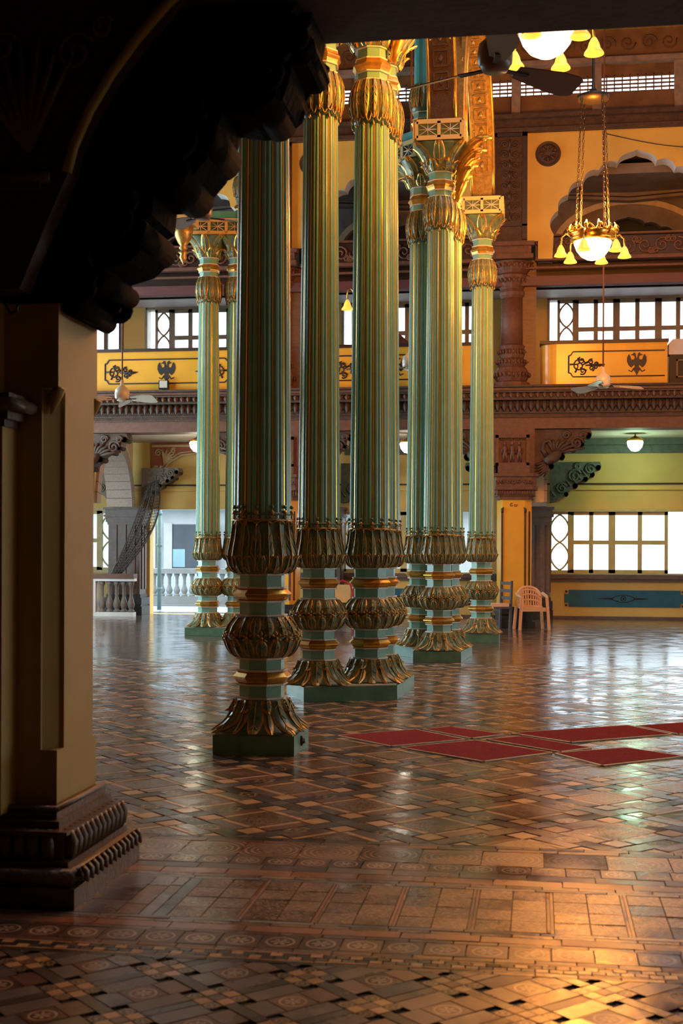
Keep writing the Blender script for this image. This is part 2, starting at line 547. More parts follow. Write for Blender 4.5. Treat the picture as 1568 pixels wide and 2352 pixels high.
def smoothstep(a, b, x):
    t = max(0.0, min(1.0, (x - a) / (b - a)))
    return t * t * (3 - 2 * t)


def interp(tab, x):
    if x <= tab[0][0]: return tab[0][1]
    for (a, va), (b, vb) in zip(tab, tab[1:]):
        if x <= b: return va + (vb - va) * (x - a) / (b - a)
    return tab[-1][1]

# ================================================================== SETTING
# ------------------------------------------------------------------ floor
def far_floor_mat():
    m, nt, b, out = node_mat('far_floor_tiles')
    N, L = nt.nodes, nt.links
    geo = N.new('ShaderNodeNewGeometry')
    mp = N.new('ShaderNodeMapping'); mp.inputs['Rotation'].default_value = (0, 0, radians(45))
    L.new(geo.outputs['Position'], mp.inputs[0])
    br = N.new('ShaderNodeTexBrick')
    br.offset = 0.5
    br.inputs['Color1'].default_value = (0.17, 0.10, 0.07, 1)
    br.inputs['Color2'].default_value = (0.10, 0.075, 0.065, 1)
    br.inputs['Mortar'].default_value = (0.04, 0.03, 0.025, 1)
    br.inputs['Scale'].default_value = 1.0
    br.inputs['Brick Width'].default_value = 0.22
    br.inputs['Row Height'].default_value = 0.11
    br.inputs['Mortar Size'].default_value = 0.004
    L.new(mp.outputs[0], br.inputs[0])
    L.new(br.outputs[0], b.inputs['Base Color'])
    floor_finish(nt, b, geo, 0.28)
    return m


fl = MB().box(-13, 12, -4, 31, -0.25, -0.010)
FLOOR = struct('floor', fl, [TL['slab']])
ft = MB().box(-13, 12, 16.6, 31, -0.010, -0.0015)
ft.prism([(-13, -4), (-3.4, -4), (-3.4, 6.7), (-4.75, 6.7), (-7.35, 16.6), (-13, 16.6)], 'z', -0.010, -0.0015)
ft.prism([(12, -4), (12, 16.6), (4.75, 16.6), (2.7, 6.7), (1.9, 6.7), (1.9, -4)], 'z', -0.010, -0.0015)
ft.box(-3.4, 1.9, -4, 3.3, -0.010, -0.0015)
ft.build('plain_tile_field', [far_floor_mat()], FLOOR, kind='stuff')

TILES = []   # (kind, polygon, material key, frame centre, axis angle, size)


def clip_half(poly, nx, ny, c):
    """Keep the side where nx*x + ny*y <= c."""
    out = []
    for i in range(len(poly)):
        p, q = poly[i - 1], poly[i]
        dp, dq = nx * p[0] + ny * p[1] - c, nx * q[0] + ny * q[1] - c
        if (dp <= 0) != (dq <= 0):
            t = dp / (dp - dq)
            out.append((p[0] + t * (q[0] - p[0]), p[1] + t * (q[1] - p[1])))
        if dq <= 0: out.append(q)
    return out


def poly_area(p):
    return 0.5 * abs(sum(p[i - 1][0] * p[i][1] - p[i][0] * p[i - 1][1] for i in range(len(p))))


def add_tile(kind, poly, mk, cen, ang, size, clips=()):
    for c in clips:
        poly = clip_half(poly, *c)
        if len(poly) < 3: return
    if poly_area(poly) < 2.5e-4: return
    TILES.append((kind, poly, mk, cen, ang, size))


def strip_row(kind, y0, y1, x0, x1, ln, mk, off=0.0, keys=None):
    g = 0.0024
    n0 = int(math.floor((x0 - off) / ln)); n1 = int(math.ceil((x1 - off) / ln))
    for i in range(n0, n1):
        a, b = max(x0, off + i * ln) + g, min(x1, off + (i + 1) * ln) - g
        if b - a < 0.01: continue
        k = keys[i % len(keys)] if keys else mk
        add_tile(kind, [(a, y0 + g), (b, y0 + g), (b, y1 - g), (a, y1 - g)], k,
                 (off + (i + 0.5) * ln, (y0 + y1) / 2), 0.0, (ln, y1 - y0))


XL, XR = -3.4, 1.9
# key-pattern border and the bands behind it
strip_row('border_tile', 4.665, 4.70, XL, XR, 0.15, 'dark')
strip_row('key_tile', 4.70, 4.715, XL, XR, 0.20, 'cream')
strip_row('key_tile', 4.715, 4.752, XL, XR, 0.05, 'cream', 0.0, ['cream', 'dark', 'dark'])
strip_row('key_tile', 4.752, 4.789, XL, XR, 0.05, 'cream', 0.075, ['cream', 'dark', 'dark'])
strip_row('key_tile', 4.789, 4.803, XL, XR, 0.20, 'cream', 0.05)
strip_row('border_tile', 4.803, 4.848, XL, XR, 0.15, 'brown')
strip_row('rosette_tile', 4.848, 5.006, XL, XR, 0.158, 'rosette', -0.889)
strip_row('border_tile', 5.006, 5.045, XL, XR, 0.17, 'brown', 0.03)
strip_row('border_tile', 5.045, 5.125, XL, XR, 0.31, 'terra', 0.1)
strip_row('border_tile', 5.125, 5.165, XL, XR, 0.16, 'arabesque', 0.07)
strip_row('border_tile', 5.165, 5.20, XL, XR, 0.3, 'pale', 0.02)
# panels of four by two carved tiles between double strips
PX0 = -1.50
strip_row('border_tile', 5.20, 5.83, PX0 - 0.06, PX0, 0.06, 'dark', PX0)
for a, b, k, l in ((PX0 - 0.12, PX0 - 0.06, 'pale', 0.16), (PX0 - 0.22, PX0 - 0.12, 'arabesque', 0.157), (PX0 - 0.42, PX0 - 0.22, 'grey', 0.21), (XL, PX0 - 0.42, 'brown', 0.21)):
    y = 5.20
    while y < 5.83 - 0.02:
        y2 = min(5.83, y + l)
        g = 0.0024
        add_tile('border_tile', [(a + g, y + g), (b - g, y + g), (b - g, y2 - g), (a + g, y2 - g)], k, ((a + b) / 2, (y + y2) / 2), 0, (b - a, y2 - y))
        y = y2
x = PX0
while x < XR:
    for c in range(2):
        for r_ in range(4):
            a0, a1 = x + c * 0.143, x + (c + 1) * 0.143
            b0, b1 = 5.20 + r_ * 0.1575, 5.20 + (r_ + 1) * 0.1575
            g = 0.0024
            add_tile('panel_tile', [(a0 + g, b0 + g), (a1 - g, b0 + g), (a1 - g, b1 - g), (a0 + g, b1 - g)], 'arabesque',
                     (x + 0.143, 5.20 + 0.1575 * (1 if r_ < 2 else 3)), 0, (0.286, 0.315))
    for c in range(2):
        a0, a1 = x + 0.286 + c * 0.0145, x + 0.286 + (c + 1) * 0.0145
        add_tile('border_tile', [(a0 + 0.001, 5.202), (a1 - 0.001, 5.202), (a1 - 0.001, 5.828), (a0 + 0.001, 5.828)], 'terra', (a0, 5.5), 0, (0.1, 0.6))
    x += 0.315
strip_row('border_tile', 5.83, 5.865, XL, XR, 0.31, 'pale', 0.0)
strip_row('border_tile', 5.865, 5.92, XL, XR, 0.16, 'arabesque', 0.03)
strip_row('border_tile', 5.92, 6.02, XL, XR, 0.31, 'terra', 0.12)
strip_row('border_tile', 6.02, 6.12, XL, XR, 0.31, 'grey', 0.27)
strip_row('rosette_tile', 6.12, 6.28, XL, XR, 0.16, 'rosette', -1.14)
strip_row('panel_tile', 6.28, 6.58, XL, XR, 0.30, 'rings', 0.04)
strip_row('border_tile', 6.58, 6.64, XL, XR, 0.30, 'brown', 0.11)
strip_row('border_tile', 6.64, 6.70, XL, XR, 0.22, 'dark', 0.02)

R45 = radians(45)


def lattice(kind, org, cen, shape, mk, clips, size=None):
    """Add a polygon given in lattice (u, v) offsets around a lattice point."""
    cu, su = cos(R45), sin(R45)
    us = [p[0] for p in shape]; vs = [p[1] for p in shape]
    cu0, cv0 = (min(us) + max(us)) / 2, (min(vs) + max(vs)) / 2
    sz = size or (max(us) - min(us), max(vs) - min(vs))
    g = 0.0024
    def sh(t, c, h): return t - g * (1 if t > c else -1)
    pts = [(sh(p[0], cu0, 0), sh(p[1], cv0, 0)) for p in shape]
    w = lambda a, b: (org[0] + (cen[0] + a) * cu - (cen[1] + b) * su, org[1] + (cen[0] + a) * su + (cen[1] + b) * cu)
    add_tile(kind, [w(a, b) for a, b in pts], mk, w(cu0, cv0), R45, sz, clips)


def rect(u0, u1, v0, v1):
    return [(u0, v0), (u1, v0), (u1, v1), (u0, v1)]


def frange_lattice(org, pitch, x0, x1, y0, y1):
    n = int(8 / pitch) + 30
    for i in range(-n, n):
        for j in range(-n, n):
            X = org[0] + (i - j) * pitch * cos(R45)
            Y = org[1] + (i + j) * pitch * cos(R45)
            if x0 - 0.6 < X < x1 + 0.6 and y0 - 0.6 < Y < y1 + 0.6:
                yield i * pitch, j * pitch


# near field: interlaced knots, grey slabs and rosettes on the diagonal
LA, KN, WS, Q = 0.364, 0.0825, 0.026, 0.117
ORG_A = (-0.54, 4.28)
clA = ((0, 1, 4.663), (0, -1, -3.4), (1, 0, 1.3), (-1, 0, 2.9))
for cu_, cv_ in frange_lattice(ORG_A, LA, -2.6, 1.0, 3.5, 4.67):
    c = (cu_, cv_)
    s = KN * 2 / 3
    for a in (-1, 0, 1):
        for b in (-1, 0, 1):
            k = 'star' if a and b else ('brown' if a == b == 0 else 'cream')
            lattice('mosaic_tile', ORG_A, c, rect(a * s - s / 2, a * s + s / 2, b * s - s / 2, b * s + s / 2), k, clA)
    lattice('mosaic_tile', ORG_A, c, rect(KN, LA - KN, -WS, WS), 'dark', clA)
    lattice('mosaic_tile', ORG_A, c, rect(-WS, WS, KN, LA - KN), 'dark', clA)
    for v0, v1 in ((WS, Q), (LA - Q, LA - WS)):
        lattice('mosaic_tile', ORG_A, c, rect(KN, LA - KN, v0, v1), 'grey', clA)
    for s_ in (0, 1):
        pts = [(WS, KN), (KN, KN), (KN, Q), (Q, Q), (Q, LA - Q), (KN, LA - Q), (KN, LA - KN), (WS, LA - KN)]
        if s_: pts = [(LA - a, b) for a, b in pts]
        lattice('mosaic_tile', ORG_A, c, rect(min(p[0] for p in pts), max(p[0] for p in pts), Q, LA - Q), 'brown' if s_ else 'grey', clA)
    lattice('rosette_tile', ORG_A, c, rect(Q, LA - Q, Q, LA - Q), 'rosette', clA)
# main field: large framed squares, dark crossing bands and stars
MP, HS = 0.68, 0.055
ORG_B = (-1.03, 7.64)
for cu_, cv_ in frange_lattice(ORG_B, MP, -7.2, 4.6, 6.7, 17.0):
    X = ORG_B[0] + (cu_ - cv_) * cos(R45); Y = ORG_B[1] + (cu_ + cv_) * cos(R45)
    if X < -2.9 - 0.26 * Y or X > 1.3 + 0.2 * Y: continue
    c = (cu_, cv_)
    clB = ((0, -1, -6.702),)
    lattice('field_tile', ORG_B, c, rect(-0.155, 0.155, -0.155, 0.155), 'field', clB)
    for s_ in (-1, 1):
        lo, hi = sorted((s_ * 0.155, s_ * 0.195))
        lattice('mosaic_tile', ORG_B, c, rect(-0.14, 0.14, lo, hi), 'cream', clB)
        lattice('mosaic_tile', ORG_B, c, rect(lo, hi, -0.14, 0.14), 'cream', clB)
        lo, hi = sorted((s_ * 0.195, s_ * 0.285))
        lattice('mosaic_tile', ORG_B, c, rect(-0.14, 0.14, lo, hi), 'brown', clB)
        lattice('mosaic_tile', ORG_B, c, rect(lo, hi, -0.14, 0.14), 'grey', clB)
        for t_ in (-1, 1):
            x0, x1 = sorted((s_ * 0.15, s_ * 0.275)); y0, y1 = sorted((t_ * 0.15, t_ * 0.275))
            lattice('mosaic_tile', ORG_B, c, rect(x0, x1, y0, y1), 'cream', clB)
    h = MP / 2
    lattice('star_tile', ORG_B, c, rect(-0.075, 0.075, h - 0.055, h + 0.055), 'star', clB)
    lattice('star_tile', ORG_B, c, rect(h - 0.055, h + 0.055, -0.075, 0.075), 'star', clB)
    lattice('mosaic_tile', ORG_B, c, rect(h - HS, h + HS, h - HS, h + HS), 'grey', clB)
    for a0, a1 in ((-h + HS, -0.075), (0.075, h - HS)):
        lattice('mosaic_tile', ORG_B, c, rect(a0, a1, h - HS, h + HS), 'dark', clB)
        lattice('mosaic_tile', ORG_B, c, rect(h - HS, h + HS, a0, a1), 'dark', clB)

TKEYS = list(TL.keys())


def cam_uv(x, y, z):
    X = x * cos(YAW) + y * sin(YAW); d = -x * sin(YAW) + y * cos(YAW)
    return 784 + 3000 * X / max(d, 0.1), 1266 + 3000 * (EYE - z) / max(d, 0.1), d


def tile_geometry(mb, poly, cen, ang, size, mi, uvs, rnd):
    cx = sum(p[0] for p in poly) / len(poly); cy = sum(p[1] for p in poly) / len(poly)
    h = rnd.uniform(-0.0012, 0.0004); tx = rnd.uniform(-0.008, 0.008); ty = rnd.uniform(-0.010, 0.010)
    area = sum(poly[i - 1][0] * poly[i][1] - poly[i][0] * poly[i - 1][1] for i in range(len(poly)))
    if area < 0: poly = poly[::-1]
    n = len(poly); o = len(mb.v)
    top = [(p[0], p[1], min(0.0015, h + tx * (p[0] - cx) + ty * (p[1] - cy))) for p in poly]
    bot = [(p[0], p[1], -0.012) for p in poly]
    mb.v.extend(top + bot)
    mb.f.append(tuple(range(o, o + n))); mb.m.append(mi); mb.s.append(False)
    ca, sa = cos(ang), sin(ang)
    def uvp(p):
        dx, dy = p[0] - cen[0], p[1] - cen[1]
        return ((dx * ca + dy * sa) / size[0] + 0.5, (-dx * sa + dy * ca) / size[1] + 0.5)
    uvs.extend(uvp(p) for p in poly)
    for i in range(n):
        j = (i + 1) % n
        mb.f.append((o + i, o + n + i, o + n + j, o + j)); mb.m.append(mi); mb.s.append(False)
        uvs.extend([uvp(poly[i]), uvp(poly[i]), uvp(poly[j]), uvp(poly[j])])


def lay_tiles():
    rnd = random.Random(3)
    scored = []
    for t in TILES:
        cx = sum(p[0] for p in t[1]) / len(t[1]); cy = sum(p[1] for p in t[1]) / len(t[1])
        px, py, d = cam_uv(cx, cy, 0)
        vis = 150 < px < 1600 and py < 2400 and d > 1 and not (px < 240 and 1800 < py < 2100)
        scored.append((poly_area(t[1]) / max(d, 1) ** 3 if vis else 0.0, t))
    scored.sort(key=lambda s: -s[0])
    caps, used = {'mosaic_tile': 110, 'border_tile': 70, 'rosette_tile': 45, 'panel_tile': 60, 'key_tile': 0, 'field_tile': 30, 'star_tile': 15}, {}
    rest = {}
    for sc, t in scored:
        k = t[0]
        if sc > 0 and used.get(k, 0) < caps[k]:
            used[k] = used.get(k, 0) + 1
            mb, uvs = MB(), []
            cen = t[3]
            poly = [(p[0] - cen[0], p[1] - cen[1]) for p in t[1]]
            tile_geometry(mb, poly, (0, 0), t[4], t[5], 0, uvs, rnd)
            mb.uv = uvs
            mb.build(k, [TL[t[2]]], FLOOR, loc=(cen[0], cen[1], 0))
        else:
            rest.setdefault('key_tiles' if k == 'key_tile' else 'laid_tiles', []).append(t)
    for nm, ts in rest.items():
        mb, uvs = MB(), []
        for t in ts:
            tile_geometry(mb, t[1], t[3], t[4], t[5], TKEYS.index(t[2]), uvs, rnd)
        mb.uv = uvs
        mb.build(nm, [TL[k] for k in TKEYS], FLOOR, kind='stuff')


lay_tiles()

# ------------------------------------------------------------------ outer shell (keeps the daylight out except at openings)
def wall_with_holes(axis, pos, thick, a0, a1, z0, z1, holes, mb):
    """Wall slab with rectangular holes (h0, h1, zb, zt) built from boxes."""
    cuts = sorted({a0, a1, *[h[0] for h in holes], *[h[1] for h in holes]})
    for p, q in zip(cuts, cuts[1:]):
        zs = sorted([(h[2], h[3]) for h in holes if h[0] <= p + 1e-6 and h[1] >= q - 1e-6])
        z = z0
        for b, t in zs + [(z1, z1)]:
            if b > z + 1e-6:
                if axis == 'x': mb.box(pos, pos + thick, p, q, z, b)
                else: mb.box(p, q, pos, pos + thick, z, b)
            z = t
    return mb


SIDE_L = [(18.1 + i * 4.0, 21.8 + i * 4.0, 0.9, 3.9) for i in range(2)] + [(18.1 + i * 4.0, 21.8 + i * 4.0, 5.6, 7.6) for i in range(2)]
struct('wall_left', wall_with_holes('x', -12.6, 0.3, -4, 31, -0.2, 12.6, SIDE_L, MB()), [M['ochre']])
SIDE_R = [(9.0 + i * 3.2, 11.4 + i * 3.2, 1.0, 3.4) for i in range(4)]
struct('wall_right', wall_with_holes('x', 11.3, 0.3, -4, 31, -0.2, 12.6, SIDE_R, MB()), [M['ochre']])
struct('wall_back', MB().box(-13, 12, -4.3, -4, -0.2, 12.6), [M['soffit']])
# wall over the gallery beam, facing the hall
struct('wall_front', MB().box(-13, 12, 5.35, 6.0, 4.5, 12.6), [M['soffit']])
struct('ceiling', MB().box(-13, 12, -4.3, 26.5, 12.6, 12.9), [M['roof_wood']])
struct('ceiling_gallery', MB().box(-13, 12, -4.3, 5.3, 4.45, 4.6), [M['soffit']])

# rear outer wall of the gallery with its window openings
RY = 29.9
BAYS = [-7.5, -2.8, 1.9, 6.6]          # bay centres
PIERS = [-9.85, -5.15, -0.45, 4.25]
rear_holes = []
for bc in BAYS:
    if bc == -7.5:
        rear_holes.append((-9.05, -5.9, 0.0, 2.47))     # open doorway to the terrace
    else:
        rear_holes.append((bc - 1.66, bc + 1.66, 1.0, 2.44))
    rear_holes.append((bc - 1.66, bc + 1.66, 5.95, 7.22))
rear_holes.append((-10.6, -9.75, 1.0, 2.47))
rear_holes.append((-10.6, -9.75, 5.95, 7.22))
struct('wall_rear', wall_with_holes('y', RY, 0.3, -13, 12, -0.2, 9.0, rear_holes, MB()), [M['yellow_wall']])
struct('ceiling_rear_lower', MB().box(-13, 12, 25.95, RY + 0.3, 4.05, 4.55), [M['pale_stone']])
struct('ceiling_rear_upper', MB().box(-13, 12, 26.4, RY + 0.3, 9.0, 9.2), [M['grey_vault']])
struct('trim_1', MB().box(-13, 12, RY - 0.035, RY, 3.02, 3.055), [M['ink']])
struct('trim_2', MB().box(-13, 12, RY - 0.05, RY, 2.90, 2.96), [M['yellow_wall']])
struct('trim_3', MB().box(-4.4, 12, RY - 0.08, RY, 3.72, 3.90).box(-4.4, 12, RY - 0.2, RY, 3.90, 4.05), [M['sage']])
struct('baseboard_rear', MB().box(-5.8, 12, RY - 0.03, RY, 0.0, 0.06), [M['purple_stone']])

# ================================================================== COLUMNS
BELL = [(0.155, 0.318), (0.175, 0.300), (0.21, 0.262), (0.26, 0.232), (0.32, 0.212), (0.375, 0.190), (0.392, 0.186)]
BULB = [(0.700, 0.185), (0.725, 0.222), (0.77, 0.252), (0.83, 0.268), (0.88, 0.267), (0.94, 0.243), (0.985, 0.208), (1.012, 0.185)]
COLLAR = [(1.325, 0.180), (1.35, 0.218), (1.39, 0.244), (1.44, 0.252), (1.50, 0.243), (1.60, 0.222), (1.70, 0.208), (1.765, 0.205)]
UBULB = [(5.90, 0.178), (5.97, 0.196), (6.05, 0.216), (6.13, 0.226), (6.22, 0.222), (6.30, 0.200), (6.36, 0.176)]
CAPIT = [(6.70, 0.185), (6.74, 0.21), (6.80, 0.225), (6.88, 0.245), (6.96, 0.285), (7.03, 0.330), (7.06, 0.345)]


def corner(a):
    return abs(sin(2 * a)) ** 2.2


def bell_mul(a, z):
    return 1.0 + 0.20 * (1 - smoothstep(0.16, 0.33, z)) * corner(a)


def cap_mul(a, z):
    return 1.0 + 0.20 * smoothstep(6.84, 7.04, z) * corner(a)


def leaf_mesh(name, tab, z_root, z_tip, half_ang, raise_, curl, mul=None, nu=6, nv=8, a0=0.0, pointed=0.8, rib=0.006, mats=None, lobes=0, veins=3):
    """Relief leaf that hugs a turned body: gilt rim and midrib, green blade, tip curling out."""
    mb = MB()
    def fn(u, v):
        s = u * 2 - 1
        wid = (0.72 + 0.28 * sin(pi * min(1, v * 1.3))) * (1 - max(0.0, (v - 0.62) / 0.38) ** 2 * pointed)
        if lobes:
            wid *= 1 - 0.13 * abs(sin(v * pi * lobes))
        a = a0 + s * half_ang * wid
        z = z_root + (z_tip - z_root) * v
        r = interp(tab, z) * (mul(a, z) if mul else 1.0)
        edge = 1 - abs(s) ** 2.5
        rel = raise_ * edge * (0.55 + 0.45 * v) + (rib if abs(s) < 0.01 else 0) - 0.002
        rel += curl * max(0.0, (v - 0.68) / 0.32) ** 2
        if abs(s) > 0.6 and abs(s) < 0.75:
            rel += 0.004
        return (cos(a) * (r + rel), sin(a) * (r + rel), z)
    mb.sheet(fn, nu, nv, 0, True, lambda i, j: 1 if (i in (0, nu - 1) or j == nv - 1) else 0)
    # raised gilt midrib
    pts = []
    for j in range(nv + 1):
        v = j / nv
        p = fn(0.5, v)
        l = sqrt(p[0] ** 2 + p[1] ** 2)
        pts.append((p[0] * (l + 0.003) / l, p[1] * (l + 0.003) / l, p[2]))
    mb.tube(pts, [0.0055 * (1.1 - 0.6 * j / nv) for j in range(nv + 1)], 4, 1)
    # side veins
    for k in range(veins):
        v0 = 0.12 + 0.62 * k / max(1, veins - 1)
        for s in (-1, 1):
            vp = []
            for q in (0.0, 0.5, 1.0):
                p = fn(0.5 + s * 0.40 * q, min(1.0, v0 + 0.20 * q ** 0.8))
                l = sqrt(p[0] ** 2 + p[1] ** 2)
                vp.append((p[0] * (l + 0.002) / l, p[1] * (l + 0.002) / l, p[2]))
            mb.tube(vp, [0.0045, 0.0055, 0.002], 3, 1 if k % 2 == 0 else 0)
    return mb.mesh(name, mats or [M['leaf_green'], M['gold_dull']])


LM = {}
def make_leaf_meshes():
    for key, mats in (('', None),):
        LM['bell_face'] = leaf_mesh('leaf', BELL, 0.385, 0.162, 0.33, 0.026, 0.018, bell_mul, 6, 9, 0.0, 0.55)
        LM['bell_corner'] = leaf_mesh('leaf', BELL, 0.385, 0.158, 0.33, 0.028, 0.030, bell_mul, 6, 9, pi / 4, 0.75)
        LM['bell_small'] = leaf_mesh('leaf', BELL, 0.30, 0.160, 0.15, 0.020, 0.016, bell_mul, 4, 6, pi / 8, 0.6, veins=0)
        LM['bell_top'] = leaf_mesh('leaf', BELL, 0.388, 0.30, 0.24, 0.034, 0.02, bell_mul, 4, 5, pi / 8, 0.5)
        LM['bulb_up'] = leaf_mesh('leaf', BULB, 1.005, 0.862, 0.195, 0.018, 0.006, None, 6, 6, 0.0, 0.9)
        LM['bulb_dn'] = leaf_mesh('leaf', BULB, 0.706, 0.850, 0.195, 0.018, 0.010, None, 6, 6, pi / 16, 0.8)
        LM['collar_tall'] = leaf_mesh('leaf', COLLAR, 1.38, 1.725, 0.19, 0.016, 0.004, None, 8, 9, 0.0, 0.85, lobes=3, veins=4)
        LM['collar_low'] = leaf_mesh('leaf', COLLAR, 1.332, 1.465, 0.19, 0.020, 0.020, None, 6, 6, pi / 16, 0.5, veins=2)
        LM['ubulb'] = leaf_mesh('leaf', UBULB, 6.355, 5.955, 0.19, 0.016, 0.006, None, 6, 7, 0.0, 0.7, veins=4)
        LM['cap_low'] = leaf_mesh('leaf', CAPIT, 6.70, 6.845, 0.36, 0.030, 0.045, cap_mul, 6, 6, pi / 8, 0.6, mats=[M['leaf_green'], M['gold']])
        LM['cap_high'] = leaf_mesh('leaf', CAPIT, 6.78, 7.05, 0.33, 0.024, 0.030, cap_mul, 6, 8, 0.0, 0.5, mats=[M['leaf_green'], M['gold']])
        LM['cap_corner'] = leaf_mesh('leaf', CAPIT, 6.78, 7.055, 0.30, 0.026, 0.050, cap_mul, 6, 8, pi / 4, 0.6, mats=[M['leaf_green'], M['gold']])


make_leaf_meshes()


def lathe_mesh(name, tab, n, mats, m=0, mul=None, smooth=True, phase=0.0):
    mb = MB()
    mb.lathe([(r, z) for z, r in tab], n, m, smooth=smooth, mul=mul, phase=phase)
    return mb.mesh(name, mats)


OCT = pi / 8


def drum_mesh(name, z0, z1, r=0.172):
    mb = MB()
    e = 0.014
    mb.lathe([(r * 1.14, z0), (r * 1.14, z0 + e), (r * 1.02, z0 + e)], 8, 1, smooth=False, phase=OCT)
    mb.lathe([(r, z0 + e), (r, z1 - e)], 8, 0, smooth=False, phase=OCT, cap=False)
    mb.lathe([(r * 1.02, z1 - e), (r * 1.14, z1 - e), (r * 1.14, z1)], 8, 1, smooth=False, phase=OCT)
    return mb.mesh(name, [M['green'], M['cream']])


def ring_mesh(name, z0, z1, r=0.228, n=8):
    h = z1 - z0
    mb = MB()
    pr = [(0.178, z0), (r * 0.86, z0 + h * 0.12), (r * 0.90, z0 + h * 0.3), (r, z0 + h * 0.5), (r * 0.985, z0 + h * 0.58), (r * 0.86, z0 + h * 0.86), (0.180, z1)]
    mb.lathe(pr, n, 0, smooth=False, phase=OCT)
    return mb.mesh(name, [M['gold']])


def shaft_mesh(name):
    """Reeded shaft: sixteen broad green reeds parted by narrow gilt fillets."""
    mb = MB()
    prof = []
    K = 12
    for k in range(K):
        a0 = 2 * pi * k / K
        seg = 2 * pi / K
        for t, dr in ((0.00, -0.035), (0.04, 0.02), (0.13, 0.03), (0.17, -0.035), (0.22, 0.0), (0.31, 0.045), (0.45, 0.06), (0.55, 0.045), (0.60, 0.0), (0.65, 0.03), (0.76, 0.055), (0.90, 0.035)):
            prof.append((a0 + seg * t, dr, 1 if t < 0.16 else 0))
    zs = [1.74, 2.6, 3.6, 4.8, 5.93]
    rs = [0.204, 0.197, 0.188, 0.178, 0.168]
    n = len(prof)
    vs = [((r * (1 + d)) * cos(a), (r * (1 + d)) * sin(a), z) for z, r in zip(zs, rs) for a, d, _ in prof]
    o = 0
    mb.v = vs
    for i in range(len(zs) - 1):
        for j in range(n):
            j2 = (j + 1) % n
            mb.f.append((i * n + j, i * n + j2, (i + 1) * n + j2, (i + 1) * n + j))
            mb.m.append(prof[j][2]); mb.s.append(False)
    return mb.mesh(name, [M['green'], M['fillet']])


def crown_mesh(name):
    """Band of little flowers and buds that crowns the leaf collar."""
    mb = MB()
    mb.lathe([(0.200, 1.715), (0.222, 1.722), (0.226, 1.735), (0.206, 1.745)], 24, 1)
    mb.lathe([(0.200, 1.762), (0.226, 1.768), (0.224, 1.782), (0.206, 1.790)], 24, 0)
    for k in range(12):
        a = 2 * pi * k / 12
        c, s = cos(a), sin(a)
        for dz, rr in ((0, 0.020), (0.042, 0.0165)):
            mb.lathe([(0.0, 1.785 + dz - rr), (rr * 0.8, 1.785 + dz - rr * 0.5), (rr, 1.785 + dz), (rr * 0.6, 1.785 + dz + rr * 0.7), (0.0, 1.785 + dz + rr)], 6, 1 if dz == 0 else 0, c=(0.222 * c, 0.222 * s))
        for k2 in range(5):
            b = 2 * pi * k2 / 5
            cx, cy, cz = 0.228, 0.022 * cos(b), 1.752 + 0.020 * sin(b)
            p = (cx * c - cy * s, cx * s + cy * c, cz)
            mb.tube([(0.222 * c, 0.222 * s, 1.752), p], [0.009, 0.004], 4, 1)
        a2 = a + pi / 12
        mb.tube([(0.224 * cos(a + t * pi / 12), 0.224 * sin(a + t * pi / 12), 1.70 + 0.028 * sin(pi * t / 2)) for t in (0, 0.5, 1, 1.5, 2)], 0.006, 4, 1)
    return mb.mesh(name, [M['leaf_green'], M['gold_dull']])


def star_flower_mesh(name):
    """One six-petalled gilt flower of the belt round the bulb."""
    mb = MB()
    for q in range(6):
        b = 2 * pi * q / 6 + pi / 6
        mb.tube([(0.280, 0.010 * cos(b), 0.858 + 0.010 * sin(b)), (0.288, 0.032 * cos(b), 0.858 + 0.034 * sin(b)), (0.268, 0.046 * cos(b), 0.858 + 0.050 * sin(b))], [0.005, 0.011, 0.003], 5, 0)
    mb.lathe([(0.0, 0.846), (0.011, 0.851), (0.012, 0.858), (0.0, 0.870)], 6, 1, c=(0.290, 0))
    return mb.mesh(name, [M['gold_dull'], M['gold']])


def lace_mesh(name):
    """Hanging gilt lace under the upper bulb."""
    mb = MB()
    for k in range(24):
        a = 2 * pi * k / 24
        pts = []
        for t in range(7):
            u = t / 6
            aa = a + (u - 0.5) * 0.30
            r = interp(UBULB, 5.98) + 0.012
            pts.append((r * cos(aa), r * sin(aa), 6.02 - 0.075 * sin(pi * u) - (0.03 if k % 2 else 0)))
        mb.tube(pts, 0.0075, 4, 0)
        if k % 2 == 0:
            mb.lathe([(0, 5.868), (0.014, 5.884), (0.012, 5.90), (0, 5.93)], 6, 0, c=(0.196 * cos(a), 0.196 * sin(a)))
    return mb.mesh(name, [M['gold_dull']])


CM = dict(
    bell=lathe_mesh('base_bell', BELL, 48, [M['leaf_green']], mul=bell_mul),
    bed=None,
    bulb=lathe_mesh('bulb', BULB, 32, [M['leaf_green']]),
    collar=lathe_mesh('collar', COLLAR, 32, [M['leaf_green']]),
    ubulb=lathe_mesh('upper_bulb', UBULB, 32, [M['leaf_green']]),
    capital=lathe_mesh('capital', CAPIT, 48, [M['leaf_green']], mul=cap_mul),
    shaft=shaft_mesh('shaft'), crown=crown_mesh('flower_crown'), belt=star_flower_mesh('star_flower'), lace=lace_mesh('lace_fringe'),
)
DRUMS = [drum_mesh('drum', a, b) for a, b in ((0.392, 0.507), (0.597, 0.702), (1.010, 1.128), (1.218, 1.330))]
DRUMS_UP = [drum_mesh('drum', a, b, 0.165) for a, b in ((6.355, 6.455), (6.575, 6.70))]
RINGS = [ring_mesh('gilt_ring', 0.505, 0.600), ring_mesh('gilt_ring', 1.126, 1.220)]
RING_UP = ring_mesh('gilt_ring', 6.452, 6.578, 0.215)


